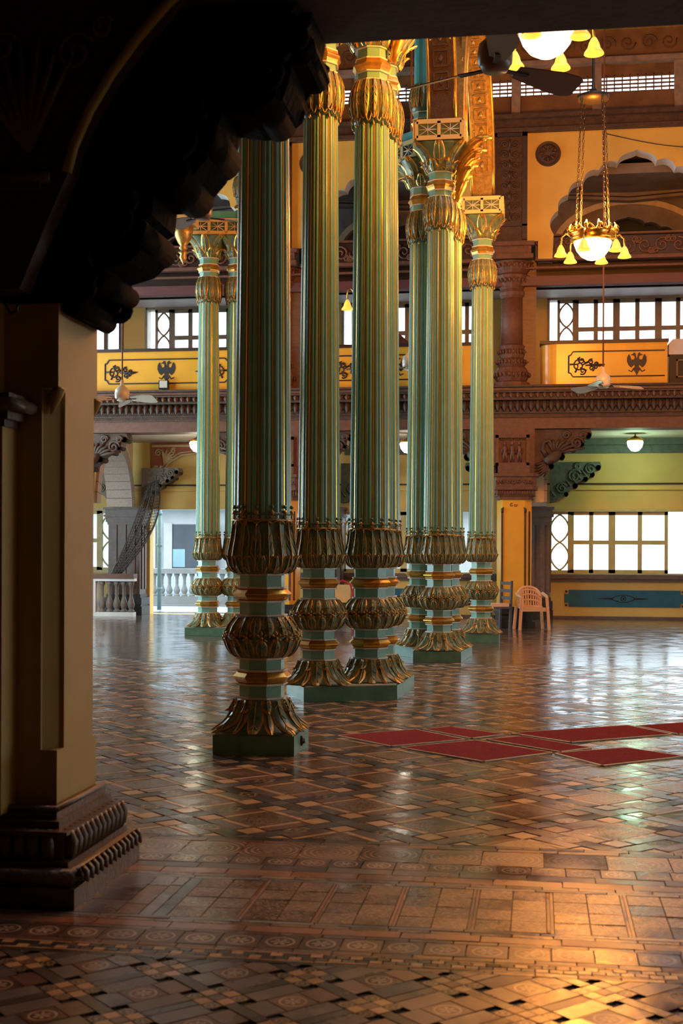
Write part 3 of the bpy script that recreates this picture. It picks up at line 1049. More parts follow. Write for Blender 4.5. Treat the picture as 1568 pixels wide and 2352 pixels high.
def lattice_block(name, parent, hx, z0=7.07, z1=7.35, angle=0.0, c=(0, 0), full=True):
    """Square abacus block with pierced star lattice on each side."""
    b = MB()
    b.box(-hx, hx, -hx, hx, z0, z1, 0)
    for sgn in (-1, 1):
        for ax in (0, 1):
            f = hx + 0.012
            def q(u, z, d=0.0):
                return (u, sgn * (f + d), z) if ax == 0 else (sgn * (f + d), u, z)
            w = hx * 0.92
            for (a1, a2, h_) in (((-w, z0 + 0.03), (w, z0 + 0.03), 0.06), ((-w, z1 - 0.03), (w, z1 - 0.03), 0.06)):
                b.bar(q(*a1), q(*a2), 0.03, h_, 1)
            n = 2
            for i in range(n + 1):
                u = -w + 2 * w * i / n
                b.bar(q(u, z0 + 0.03), q(u, z1 - 0.03), 0.03, 0.045, 1, up=(1, 0, 0) if ax == 0 else (0, 1, 0))
            for i in range(n):
                u0, u1 = -w + 2 * w * i / n + 0.03, -w + 2 * w * (i + 1) / n - 0.03
                um, zm = (u0 + u1) / 2, (z0 + z1) / 2
                for p1, p2 in (((u0, z0 + 0.06), (u1, z1 - 0.06)), ((u0, z1 - 0.06), (u1, z0 + 0.06)), ((um, z0 + 0.06), (um, z1 - 0.06)), ((u0, zm), (u1, zm))):
                    b.tube([q(*p1), q(*p2)], 0.008, 4, 2)
    o = b.build(name, [M['leaf_green'], M['cream_band'], M['cream']], parent)
    o.rotation_euler = (0, 0, angle)
    o.location = (c[0], c[1], 0)
    return o


def make_column(label, loc, rz=0.0, group=None, plinth=True, top=True):
    t = thing('column', label, 'column', (loc[0], loc[1], 0), rz, group)
    if plinth:
        MB().box(-0.305, 0.305, -0.305, 0.305, 0, 0.145).box(-0.29, 0.29, -0.29, 0.29, 0.145, 0.162, 1).build('plinth', [M['plinth_green'], M['cream']], t)
    bell = put('base_bell', CM['bell'], t)
    for k in range(4):
        put('leaf', LM['bell_face'], bell, rot=(0, 0, k * pi / 2))
        put('leaf', LM['bell_corner'], bell, rot=(0, 0, k * pi / 2))
    for k in range(8):
        put('leaf', LM['bell_small'], bell, rot=(0, 0, k * pi / 4))
        put('leaf', LM['bell_top'], bell, rot=(0, 0, k * pi / 4))
    for d in DRUMS: put('drum', d, t)
    for r in RINGS: put('gilt_ring', r, t)
    bulb = put('bulb', CM['bulb'], t)
    for k in range(16):
        put('leaf', LM['bulb_up'], bulb, rot=(0, 0, k * pi / 8))
        put('leaf', LM['bulb_dn'], bulb, rot=(0, 0, k * pi / 8))
    for k in range(16):
        put('star_flower', CM['belt'], bulb, rot=(0, 0, (k + 0.5) * pi / 8))
    col = put('leaf_collar', CM['collar'], t)
    for k in range(16):
        put('leaf', LM['collar_tall'], col, rot=(0, 0, k * pi / 8))
        put('leaf', LM['collar_low'], col, rot=(0, 0, k * pi / 8))
    put('flower_crown', CM['crown'], col, kind='stuff')
    put('shaft', CM['shaft'], t)
    ub = put('upper_bulb', CM['ubulb'], t)
    for k in range(16):
        put('leaf', LM['ubulb'], ub, rot=(0, 0, k * pi / 8))
    put('lace_fringe', CM['lace'], ub, kind='stuff')
    for d in DRUMS_UP: put('drum', d, t)
    put('gilt_ring', RING_UP, t)
    cp = put('capital', CM['capital'], t)
    for k in range(4):
        put('leaf', LM['cap_high'], cp, rot=(0, 0, k * pi / 2))
        put('leaf', LM['cap_corner'], cp, rot=(0, 0, k * pi / 2))
    for k in range(8):
        put('leaf', LM['cap_low'], cp, rot=(0, 0, k * pi / 4))
    if top:
        lattice_block('abacus', t, 0.33)
    return t


C1 = (-2.05, 9.68)
C2 = [(-2.20, 13.17), (-1.714, 13.49), (-1.675, 14.0)]
C3 = [(-1.64, 18.72), (-1.33, 18.0), (-1.25, 18.62)]
C4 = (-0.917, 21.94)
C5 = [(-5.80, 22.69), (-5.29, 22.77)]
make_column('dark shaded green column alone on a square plinth near the red carpets', C1)
make_column('gilt-ribbed column of the triple group, on the plinth side towards the dark single column', C2[0], radians(5), 'triple column group beside the red carpets', False, False)
make_column('gilt-ribbed column at the corner of the triple group next to the red carpets', C2[1], radians(12), 'triple column group beside the red carpets', False, False)
make_column('gilt-ribbed column half hidden behind the corner column of the triple group', C2[2], 0, 'triple column group beside the red carpets', False, False)
make_column('green column standing on the rear arm of the plinth in the middle group', C3[0], radians(20), 'middle column group', False, False)
make_column('green and gilt column on the square front block of the middle group', C3[1], 0, 'middle column group', False, True)
make_column('green column mostly hidden behind the front block column of the middle group', C3[2], 0, 'middle column group', False, False)
make_column('pale green column alone beside the plastic chair, with little gilding on its foot', C4)
make_column('bright green column with yellow fillets before the open terrace doorway, the free-standing side', C5[0], 0, 'column pair before the terrace doorway', False, False)
make_column('bright green column of the doorway pair, partly covered by the dark single column', C5[1], radians(15), 'column pair before the terrace doorway', False, False)


def cluster_plinth(poly, label):
    t = thing('cluster_plinth', label, 'plinth', (poly[0][0], poly[0][1], 0))
    p = [(a - poly[0][0], b - poly[0][1]) for a, b in poly]
    MB().prism(p, 'z', 0, 0.146).build('block', [M['plinth_green']], t)
    cx = sum(a for a, _ in p) / len(p); cy = sum(b for _, b in p) / len(p)
    q = [(cx + (a - cx) * 0.955, cy + (b - cy) * 0.955) for a, b in p]
    MB().prism(q, 'z', 0.146, 0.154).build('bed_moulding', [M['cream']], t)


cluster_plinth([(-2.28, 12.76), (-1.39, 13.14), (-1.33, 14.36), (-2.02, 14.36), (-2.05, 13.86), (-2.60, 13.52)], 'angled green plinth shared by the triple column group')
cluster_plinth([(-1.655, 17.675), (-1.005, 17.675), (-0.92, 18.96), (-1.50, 19.02), (-1.68, 19.16), (-2.05, 18.78), (-1.66, 18.36)], 'stepped green plinth shared by the middle column group')
cluster_plinth([(-6.13, 22.36), (-5.30, 22.38), (-4.92, 22.66), (-5.20, 23.12), (-6.13, 23.03)], 'green plinth shared by the column pair before the terrace doorway')
# little anchor ring on the single column's plinth
ar = thing('anchor_plate', 'small round iron plate on the side of the dark column plinth', 'plate', (-1.744, 9.66, 0.075))
MB().lathe([(0.0, 0.0), (0.038, 0.0), (0.038, 0.010), (0.022, 0.016), (0.018, 0.028), (0.0, 0.030)], 14, 0).build('disc', [M['iron']], ar, rot=(0, pi / 2, 0))

# ================================================================== FAR ARCADE
AY = 25.9                                    # front plane of the arcade
PIER_WORDS = {-9.85: 'behind the cream pier', -5.15: 'behind the dark single column', -0.45: 'beside the plastic chair', 4.25: 'past the blue dado panel'}


def spiral(cx, cz, r0, r1, turns, a0, n=18, sgn=1):
    return [(cx + (r0 + (r1 - r0) * i / n) * cos(a0 + sgn * 2 * pi * turns * i / n),
             cz + (r0 + (r1 - r0) * i / n) * sin(a0 + sgn * 2 * pi * turns * i / n)) for i in range(n + 1)]


def peacock(mb, x, z, y, s, f, m=0):
    """Carved bird with coiled neck and fanned tail, in relief on a bracket face (f = +1 or -1 facing)."""
    P = lambda a, b, d=0.0: (x + f * a * s, y - d, z + b * s)
    mb.tube([P(0.20, 0.30), P(0.28, 0.28, 0.03), P(0.40, 0.34, 0.04), P(0.50, 0.42, 0.03), P(0.56, 0.50)], [0.03, 0.09 * s, 0.11 * s, 0.08 * s, 0.02], 8, m)
    mb.tube([P(0.28, 0.36), P(0.20, 0.50, 0.03), P(0.22, 0.64, 0.03), P(0.32, 0.68, 0.03), P(0.37, 0.60, 0.03), P(0.34, 0.52, 0.02)], [0.06 * s, 0.045 * s, 0.035 * s, 0.04 * s, 0.03 * s, 0.012 * s], 7, m)
    for k in range(7):
        a = radians(18 + k * 15)
        L = 0.62 - 0.03 * k
        mb.tube([P(0.42, 0.40), P(0.42 + L * 0.5 * cos(a), 0.40 + L * 0.42 * sin(a), 0.03), P(0.42 + L * cos(a), 0.40 + L * 0.62 * sin(a), 0.02)], [0.02, 0.035 * s, 0.02 * s], 6, m)
    for sp in ((0.86, 0.62, 0.13), (0.66, 0.78, 0.08), (0.98, 0.77, 0.07)):
        mb.tube([P(a, b, 0.02) for a, b in spiral(sp[0], sp[1], sp[2], 0.02, 1.6, 0)], 0.026 * s, 6, m)
    for k in range(6):
        a = radians(-95 - k * 14)
        mb.tube([P(0.30, 0.28), P(0.30 + 0.14 * cos(a), 0.28 + 0.2 * sin(a), 0.03), P(0.24 + 0.30 * cos(a), 0.26 + 0.30 * sin(a))], [0.02, 0.03 * s, 0.01], 5, m)


BR_OUT = [(0, 0.90), (1.12, 0.90), (1.15, 0.80), (1.08, 0.74), (1.02, 0.72), (1.00, 0.63), (0.90, 0.60), (0.86, 0.52), (0.74, 0.50), (0.62, 0.42), (0.52, 0.30), (0.40, 0.22), (0.34, 0.13), (0.20, 0.08), (0.14, 0.0), (0, -0.02)]


def bracket_part(parent, x, z, y0, y1, f, mats, bird=True, s=1.0, name='bracket'):
    mb = MB().prism([(x + f * a * s, z + b * s) for a, b in BR_OUT], 'y', y0, y1)
    for t in (0.05, 0.5, 0.95):
        yy = y0 + (y1 - y0) * t
        for a, b, r in ((1.08, 0.77, 0.06), (0.95, 0.61, 0.055), (0.80, 0.51, 0.055), (0.57, 0.36, 0.06), (0.37, 0.17, 0.05)):
            mb.tube([(x + f * a * s, y0 - 0.012, z + b * s), (x + f * a * s, y1 + 0.012, z + b * s)], r * s, 8, 0)
    o = mb.build(name, mats, parent)
    rl = MB()
    if bird:
        peacock(rl, x, z, y0, s, f)
        rl.build('peacock_relief', mats, o)
    else:
        for a, b, r in ((0.90, 0.74, 0.13), (0.55, 0.58, 0.16), (0.26, 0.30, 0.13), (0.62, 0.80, 0.08)):
            rl.tube([(x + f * (p[0]) * s, y0 - 0.015, z + p[1] * s) for p in spiral(a, b, r, 0.02, 1.7, 0.4)], 0.026 * s, 6, 0)
        for k in range(8):
            t = k / 7
            rl.tube([(x + f * (0.12 + 0.8 * t) * s, y0 - 0.01, z + (0.12 + 0.55 * t) * s), (x + f * (0.02 + 0.8 * t) * s, y0 - 0.03, z + (0.25 + 0.55 * t) * s)], [0.03 * s, 0.012 * s], 5, 0)
        rl.build('scroll_relief', mats, o)
    return o


def arcade_pier(px):
    w = PIER_WORDS[px]
    t = thing('arcade_pier', 'ochre arcade pier with carved red capital ' + w, 'pier', (px, AY, 0), 0, 'ochre arcade piers')
    # local y: 0 = front face, grows backwards
    oct_ = lambda h, c, d: [(-h + c, 0.0), (h - c, 0.0), (h, c), (h, d), (-h, d)]
    MB().prism([(a, b - 0.04) for a, b in oct_(0.42, 0.14, 0.62)], 'z', 0, 0.13).prism(oct_(0.37, 0.13, 0.55), 'z', 0.13, 0.27).prism([(a, b - 0.03) for a, b in oct_(0.40, 0.14, 0.6)], 'z', 0.27, 0.33).prism(oct_(0.36, 0.12, 0.55), 'z', 0.33, 0.42).build('base', [M['black_stone']], t)
    sh = MB().prism(oct_(0.345, 0.125, 0.52), 'z', 0.42, 2.53)
    o = sh.build('shaft', [M['ochre_gloss']], t)
    g = MB()
    for gx in (-0.225, 0.225):
        g.box(gx - 0.02, gx + 0.02, -0.012, 0.02, 0.5, 2.30)
        g.tube([(gx, -0.004, 2.27), (gx, -0.012, 2.34), (gx + (0.03 if gx < 0 else -0.03), -0.004, 2.38)], [0.026, 0.03, 0.006], 6)
    g.bar((0.30, 0.075, 0.5), (0.30, 0.075, 2.3), 0.03, 0.03)
    g.build('groove_moulding', [M['carved']], o)
    nm = MB()
    nm.tube([(a - 0.04, -0.004, b) for a, b in spiral(0, 2.42, 0.04, 0.012, 0.85, 1.2, 10)], 0.008, 5)
    nm.tube([(a + 0.03, -0.004, b) for a, b in spiral(0, 2.42, 0.035, 0.012, 0.85, 0.6, 10, -1)], 0.008, 5)
    nm.build('painted_number', [M['carved_red']], o)
    cap = MB()
    for i, (z0, z1, h) in enumerate(((2.53, 2.60, 0.38), (2.60, 2.72, 0.41), (2.72, 2.78, 0.46), (2.78, 2.98, 0.44), (2.98, 3.04, 0.48), (3.04, 3.20, 0.40))):
        cap.prism([(a, b - (h - 0.345)) for a, b in oct_(h, 0.10, 0.56)], 'z', z0, z1)
    c = cap.build('capital', [M['carved_red']], t)
    rl = MB()
    for k in range(7):
        x0 = -0.32 + k * 0.107
        rl.tube([(x0 + a, -0.11, 2.88 + b) for a, b in spiral(0, 0, 0.045, 0.01, 1.3, k, 10, 1 if k % 2 else -1)], 0.014, 5)
    for k in range(16):
        x0 = -0.36 + k * 0.048
        rl.tube([(x0, -0.066, 2.615), (x0, -0.075, 2.66), (x0, -0.066, 2.71)], 0.016, 5)
    rl.build('carved_band', [M['carved_red']], c, kind='stuff')
    blk = MB().box(-0.40, 0.40, 0.0, 0.56, 3.20, 3.92).build('die_block', [M['red_stone']], t)
    fr = MB()
    for a, b, c_, d in ((-0.36, 0.30, 3.74, 3.80), (-0.36, 0.30, 3.20, 3.25), (-0.36, -0.30, 3.20, 3.80), (0.24, 0.30, 3.20, 3.80)):
        fr.box(a, b, -0.05, 0.0, c_, d)
    for k in range(3):
        fx = -0.17 + k * 0.14
        sc = 1.0 if k == 1 else 0.85
        fr.tube([(fx - 0.03, -0.02, 3.27), (fx - 0.025, -0.035, 3.38 * 1), (fx, -0.045, 3.47), (fx, -0.045, 3.55 * 1), (fx, -0.03, 3.60)], [0.018, 0.026, 0.034, 0.042, 0.016], 7)
        fr.tube([(fx + 0.03, -0.02, 3.27), (fx + 0.02, -0.035, 3.38), (fx, -0.045, 3.47)], [0.018, 0.026, 0.034], 7)
        fr.lathe([(0, 3.59), (0.028, 3.605), (0.034, 3.63), (0.024, 3.66), (0.012, 3.68), (0, 3.70)], 8, c=(fx, -0.035))
        for s_ in (-1, 1):
            fr.tube([(fx + s_ * 0.03, -0.035, 3.56), (fx + s_ * 0.065, -0.035, 3.49), (fx + s_ * 0.05, -0.05, 3.43)], 0.013, 5)
    for k in range(14):
        fr.tube([(-0.30 + k * 0.042, -0.01, 3.70), (-0.29 + k * 0.042, -0.03, 3.72), (-0.28 + k * 0.042, -0.01, 3.735)], 0.012, 5)
    fr.build('figure_panel', [M['carved_red']], blk)
    for f in (-1, 1):
        bracket_part(t, f * 0.36, 3.01, 0.06, 0.40, f, [M['carved']])
    return t


for px in PIERS[:3]:
    arcade_pier(px)

# long beam and cornice over the piers
beam = thing('trim_arcade_beam', 'long red stone beam with carved leaf cornice above the arcade piers', 'beam', (-3.0, AY, 3.92))
beam['kind'] = 'structure'
X0, X1 = -9.2, 9.0
MB().box(X0, X1, 0.0, 0.55, 0.0, 0.22).build('architrave', [M['red_stone']], beam)
cb = MB()
for z0, z1, d in ((0.22, 0.25, -0.03), (0.25, 0.30, -0.01), (0.30, 0.33, -0.05), (0.33, 0.56, -0.02), (0.56, 0.60, -0.12), (0.60, 0.70, -0.09), (0.70, 0.73, -0.15), (0.73, 0.80, -0.12), (0.80, 0.84, -0.20)):
    cb.box(X0, X1, d, 0.55, z0, z1)
corn = cb.build('cornice', [M['carved']], beam)
MB().box(X0, X1, -0.155, -0.15, 0.74, 0.79).build('red_fillet', [M['carved_red']], corn)


def small_leaf(name, w, h, d, mats):
    mb = MB()
    mb.tube([(0, 0.0, h), (0, -d, h * 0.62), (0, -d * 1.2, h * 0.3), (0, -d * 1.9, 0.0)], [w * 0.30, w * 0.36, w * 0.28, w * 0.06], 6)
    for s in (-1, 1):
        mb.tube([(s * w * 0.30, 0.0, h * 0.95), (s * w * 0.42, -d * 0.7, h * 0.55), (s * w * 0.20, -d * 0.7, h * 0.12)], [w * 0.12, w * 0.15, w * 0.04], 5)
    return mb.mesh(name, mats)


cleaf = small_leaf('frieze_leaf', 0.125, 0.20, 0.05, [M['carved']])
cleaf2 = small_leaf('frieze_leaf', 0.09, 0.11, 0.035, [M['carved_red']])
k = 0
x = -6.35
while x < 6.1:
    put('frieze_leaf', cleaf, corn, loc=(x, -0.03, 0.345)); x += 0.13
x = -6.35
while x < 6.1:
    put('frieze_bud', cleaf2, corn, loc=(x, -0.095, 0.595)); x += 0.13


# ------------------------------------------------------------------ balconies
def eagle(mb, cx, cz, y, s, m=0):
    """Two-headed bird emblem with spread wings, cut flat."""
    half = [(0.0, -0.30), (0.045, -0.20), (0.10, -0.12), (0.05, -0.10), (0.06, -0.03), (0.14, -0.10), (0.20, -0.04), (0.24, 0.06), (0.235, 0.16), (0.19, 0.24), (0.16, 0.19), (0.13, 0.10), (0.07, 0.10), (0.05, 0.16), (0.075, 0.20), (0.15, 0.215), (0.09, 0.245), (0.075, 0.28), (0.03, 0.255), (0.012, 0.16), (0.0, 0.13)]
    poly = [(cx + a * s, cz + b * s) for a, b in half] + [(cx - a * s, cz + b * s) for a, b in reversed(half[1:-1])]
    mb.prism(poly, 'y', y - 0.012, y, m)
    for sg in (-1, 1):
        mb.tube([(cx + sg * (0.05) * s, y - 0.006, cz - 0.10 * s), (cx + sg * 0.13 * s, y - 0.006, cz - 0.20 * s), (cx + sg * 0.20 * s, y - 0.006, cz - 0.16 * s)], 0.014 * s, 5, m)


def scroll_orn(mb, cx, cz, y, f, m=0):
    for a, b, r, t, s0 in ((-0.17, 0.0, 0.135, 1.6, 0.3), (-0.12, 0.10, 0.07, 1.3, 2.0), (-0.10, -0.11, 0.07, 1.3, 4.0), (0.06, 0.07, 0.055, 1.3, 1.0), (0.07, -0.06, 0.055, 1.3, 5.0), (0.16, 0.03, 0.035, 1.2, 0.0), (0.15, -0.03, 0.035, 1.2, 3.0)):
        mb.tube([(cx + f * p, y - 0.008, cz + q) for p, q in spiral(a, b, r, 0.015, t, s0, 16)], 0.0145, 5, m)
    mb.tube([(cx - f * 0.05, y - 0.008, cz), (cx + f * 0.12, y - 0.008, cz + 0.01), (cx + f * 0.22, y - 0.008, cz), (cx + f * 0.33, y - 0.008, cz + 0.015)], [0.014, 0.02, 0.03, 0.006], 5, m)
    for k in range(5):
        a = k * 1.25
        mb.tube([(cx - f * 0.16 + f * 0.04 * cos(a), y - 0.008, cz + 0.04 * sin(a)), (cx - f * 0.16 + f * 0.19 * cos(a + 0.5), y - 0.008, cz + 0.15 * sin(a + 0.5))], [0.012, 0.02], 5, m)


def parapet(c, words, cut=None):
    t = thing('balcony_parapet', 'glossy ochre balcony parapet with two-headed bird emblem ' + words, 'balcony', (c, AY - 0.02, 4.78), 0, 'ochre balcony parapets')
    hw = 1.84
    xr = cut if cut is not None else hw
    n = 8
    pts = [(-hw, 0.34)] + [(-hw + 0.3 - 0.3 * cos(a * pi / 2 / n), 0.30 - 0.30 * sin(a * pi / 2 / n)) for a in range(n + 1)]
    right = [(-a, b) for a, b in reversed(pts)] if cut is None else [(xr, 0.0), (xr, 0.34)]
    MB().prism(pts + right, 'z', 0.0, 0.79).build('panel', [M['ochre_gloss']], t)
    MB().box(-hw - 0.02, xr + 0.02, -0.05, 0.36, 0.79, 0.85).build('handrail', [M['dark_wood']], t)
    MB().box(-hw, xr, -0.03, 0.36, -0.05, 0.0).build('bottom_rail', [M['dark_wood']], t)
    fr = MB()
    h, z0, z1, nn = 1.30, 0.14, 0.63, 0.075
    right_x = min(h, xr - 0.05)
    def line(a, b): fr.bar((a[0], -0.004, a[1]), (b[0], -0.004, b[1]), 0.024, 0.024, 0)
    line((-h + nn, z1), (right_x - (nn if right_x == h else 0), z1)); line((-h + nn, z0), (right_x - (nn if right_x == h else 0), z0))
    line((-h, z0 + nn), (-h, z1 - nn)); line((-h, z1 - nn), (-h + nn * 0.5, z1 - nn)); line((-h + nn * 0.5, z1 - nn), (-h + nn, z1 - 0.01))
    line((-h, z0 + nn), (-h + nn * 0.5, z0 + nn)); line((-h + nn * 0.5, z0 + nn), (-h + nn, z0 + 0.01))
    if right_x == h:
        line((h, z0 + nn), (h, z1 - nn)); line((h, z1 - nn), (h - nn, z1)); line((h, z0 + nn), (h - nn, z0))
    fr.build('border_line', [M['ink']], t)
    e = MB(); eagle(e, 0.0, 0.38, 0.0, 0.78); e.build('bird_emblem', [M['ink']], t)
    s = MB(); scroll_orn(s, -0.93, 0.36, 0.0, 1); s.build('scroll_ornament', [M['ink']], t)
    if right_x == h:
        s = MB(); scroll_orn(s, 0.93, 0.36, 0.0, -1); s.build('scroll_ornament', [M['ink']], t)
    return t


parapet(-7.5, 'over the terrace doorway')
parapet(-2.8, 'behind the column groups')
parapet(1.9, 'above the plastic chair and the window band', cut=0.58)
nb = thing('niche_box', 'black framed box set in the damaged end of the balcony', 'box', (2.95, AY + 0.02, 4.78))
MB().box(-0.42, 0.42, 0.0, 0.3, 0.0, 0.55).build('body', [M['black_box']], nb)
MB().box(-0.30, 0.42, -0.03, 0.0, 0.10, 0.13).box(-0.30, 0.42, -0.03, 0.0, 0.42, 0.45).box(-0.30, -0.27, -0.03, 0.0, 0.10, 0.45).build('frame', [M['brown_wood']], nb)
gp = thing('grey_ledge', 'grey plaster ledge above the black framed box', 'ledge', (2.95, AY + 0.02, 5.33))
MB().prism([(-0.44, 0.0), (0.44, 0.0), (0.44, 0.30), (-0.36, 0.30), (-0.44, 0.22)], 'y', 0.0, 0.3).build('ledge_body', [M['soffit_white']], gp)
fb = thing('floodlight', 'small black floodlight with pale glass standing below the balcony bird', 'floodlight', (-7.52, AY - 0.12, 4.76))
MB().box(-0.10, 0.10, -0.05, 0.03, 0.02, 0.20).box(-0.03, 0.03, -0.02, 0.02, 0.0, 0.03).build('housing', [M['black_box']], fb)
MB().box(-0.08, 0.08, -0.058, -0.05, 0.05, 0.19).build('glass', [M['screen_glass']], fb)


# ------------------------------------------------------------------ upper storey
def upper_pier(px):
    t = thing('upper_pier', 'carved red stone upper pier with bulbous foot ' + PIER_WORDS[px].replace('beside', 'above').replace('behind', 'high behind'), 'pier', (px, AY, 4.77), 0, 'red upper piers')
    lo = [(0.36, 0.0), (0.36, 0.07), (0.30, 0.10), (0.33, 0.16), (0.345, 0.26), (0.30, 0.36), (0.26, 0.40), (0.29, 0.44), (0.285, 0.52), (0.24, 0.56), (0.26, 0.62), (0.25, 0.74), (0.27, 0.80), (0.22, 0.84)]
    MB().lathe(lo, 12, c=(-0.05, 0.25), smooth=False).build('carved_foot', [M['carved_red']], t)
    MB().lathe([(0.22, 0.84), (0.215, 1.75)], 16, c=(-0.05, 0.25), smooth=True).build('shaft', [M['red_stone']], t)
    up = [(0.215, 1.75), (0.25, 1.80), (0.26, 1.86), (0.23, 1.92), (0.27, 1.98), (0.33, 2.10), (0.36, 2.18), (0.30, 2.22), (0.36, 2.30), (0.40, 2.40), (0.44, 2.44)]
    MB().lathe(up, 12, c=(-0.05, 0.25), smooth=False).build('carved_head', [M['carved_red']], t)
    MB().box(0.02, 0.42, 0.2, 0.62, 0.0, 2.5).build('back_pier', [M['brown_wood']], t)
    b = MB()
    for k in range(12):
        a = pi + pi * (k + 0.5) / 12
        for zz, rr, q in ((0.22, 0.345, 0.05), (0.48, 0.29, 0.04), (0.68, 0.255, 0.05), (2.08, 0.32, 0.05), (2.36, 0.39, 0.05)):
            b.tube([(-0.05 + rr * cos(a), 0.25 + rr * sin(a), zz - q), (-0.05 + (rr + 0.02) * cos(a), 0.25 + (rr + 0.02) * sin(a), zz), (-0.05 + rr * cos(a), 0.25 + rr * sin(a), zz + q)], [0.01, 0.026, 0.01], 5)
    b.build('carved_beads', [M['carved_red']], t, kind='stuff')


for px in PIERS[:3]:
    upper_pier(px)
struct('trim_4', MB().box(X0 - 3, X1, AY + 0.05, AY + 0.30, 6.74, 6.92), [M['mauve_beam']])
sl = MB()
sl.sheet(lambda u, v: (-12.5 + 20 * u, AY + 0.62 + 3.38 * v, 6.76 + 0.48 * v ** 0.7), 1, 6)
sl.sheet(lambda u, v: (-12.5 + 20 * (1 - u), AY + 0.62 + 3.38 * v, 6.86 + 0.48 * v ** 0.7), 1, 6)
struct('ceiling_upper_gallery', sl, [M['soffit_white']])
struct('trim_5', MB().box(X0 - 3, X1, AY + 0.6, AY + 0.7, 6.92, 7.30), [M['dark_wood']])
struct('trim_6', MB().box(X0 - 3, X1, AY + 0.02, AY + 0.06, 7.06, 7.10), [M['red_stone']])


def carved_frieze(c, words):
    t = thing('carved_balustrade', 'reddish carved scroll balustrade under the cusped arch ' + words, 'balustrade', (c, AY + 0.03, 7.26), 0, 'carved scroll balustrades')
    MB().box(-1.95, 1.95, 0.06, 0.14, 0.0, 0.42).build('backing', [M['dark_wood']], t)
    MB().box(-1.95, 1.95, 0.0, 0.16, -0.04, 0.03).build('bottom_rail', [M['red_stone']], t)
    MB().box(-1.95, 1.95, 0.0, 0.16, 0.44, 0.475).build('top_rail', [M['red_stone']], t)
    for k in range(12):
        x0 = -1.76 + k * 0.32
        s = MB()
        f = 1 if k % 2 else -1
        for a, b, r in ((0.0, 0.22, 0.15), (0.12 * f, 0.33, 0.07), (-0.12 * f, 0.12, 0.07)):
            s.tube([(x0 + p, 0.04, q) for p, q in spiral(a, b, r, 0.02, 1.5, k, 16, f)], 0.022, 6)
        s.build('carved_scroll', [M['carved_red']], t)


LOBES = [(-1.62, 7.25), (-1.60, 7.72), (-1.51, 8.19), (-1.32, 8.49), (-1.03, 8.76), (-0.73, 8.95), (-0.37, 9.09), (0.0, 9.32)]


def cusped(scale=1.0, zb=7.25, za=9.32, bulge=0.10, n=7):
    pts = []
    for i, (p, q) in enumerate(zip(LOBES, LOBES[1:])):
        p = (p[0] * scale, zb + (p[1] - 7.25) * (za - zb) / 2.07); q = (q[0] * scale, zb + (q[1] - 7.25) * (za - zb) / 2.07)
        dx, dz = q[0] - p[0], q[1] - p[1]
        L = sqrt(dx * dx + dz * dz)
        nx, nz = -dz / L, dx / L
        bl = (0.0 if i == 0 else bulge * L / 0.42)
        for k in range(n):
            t = k / n
            w = bl * 4 * t * (1 - t)
            if i == len(LOBES) - 2: w = bl * 0.6 * (4 * t * (1 - t)) * (1 - t) * 1.6
            pts.append((p[0] + dx * t + nx * w, p[1] + dz * t + nz * w))
    pts.append((0.0, za))
    return pts + [(-a, b) for a, b in reversed(pts[:-1])]


def arch_wall(c, words):
    t = thing('wall_arcade', 'orange wall pierced by a cusped arch with white edge ' + words, 'wall', (c, AY, 0), 0, 'cusped arch walls')
    t['kind'] = 'structure'
    op = cusped()
    outer = [(1.90, 7.25), (1.90, 7.60), (2.36, 7.60), (2.36, 9.76), (-2.36, 9.76), (-2.36, 7.60), (-1.90, 7.60), (-1.90, 7.25)]
    MB().prism(op + outer, 'y', 0.0, 0.42, 0, 1).build('wall_panel', [M['ochre'], M['white_plaster']], t)
    for s in (-1, 1):
        m = MB()
        m.lathe([(0.0, -0.05), (0.08, -0.055), (0.10, -0.03), (0.16, -0.05), (0.19, -0.03), (0.23, -0.045), (0.25, 0.0)], 24, smooth=False)
        for k in range(8):
            a = 2 * pi * k / 8
            m.tube([(0.05 * cos(a), 0.05 * sin(a), -0.05), (0.12 * cos(a), 0.12 * sin(a), -0.065), (0.18 * cos(a), 0.18 * sin(a), -0.05)], [0.012, 0.03, 0.01], 5)
        m.build('medallion', [M['carved']], t, loc=(s * 1.71, 0.0, 9.30), rot=(-pi / 2, 0, 0))
    # inner vault with a second cusped arch and dark room behind
    op2 = cusped(0.92, 7.3, 8.62, 0.07)
    MB().prism(op2 + [(2.3, 7.3), (2.3, 9.6), (-2.3, 9.6), (-2.3, 7.3)], 'y', 2.4, 2.6).build('inner_arch', [M['grey_vault']], t)
    pa = [(a * 1.0, 2.34, b) for a, b in [(1.55 * cos(u * pi / 20), 7.95 + 0.95 * sin(u * pi / 20)) for u in range(21)]]
    MB().sweep(pa, [(-0.06, -0.13), (0.06, -0.13), (0.06, 0.13), (-0.06, 0.13)], 0, up=(0, 1, 0)).build('tan_arch_band', [M['spandrel_cream']], t)
    cm = MB()
    for z, th in ((8.86, 0.03), (8.97, 0.05), (9.10, 0.03), (9.22, 0.04)):
        cm.sweep([(x * 0.23, 1.8 + (10 - abs(x)) * 0.02, z + 0.010 * abs(x)) for x in range(-10, 11)], [(-0.1, -th), (0.1, -th), (0.1, th), (-0.1, th)])
    cm.build('cove_mouldings', [M['grey_vault']], t)
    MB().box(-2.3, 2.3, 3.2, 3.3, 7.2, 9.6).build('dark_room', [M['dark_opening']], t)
    MB().box(-2.34, 2.34, 0.42, 3.3, 9.55, 9.62).build('vault_top', [M['grey_vault']], t)


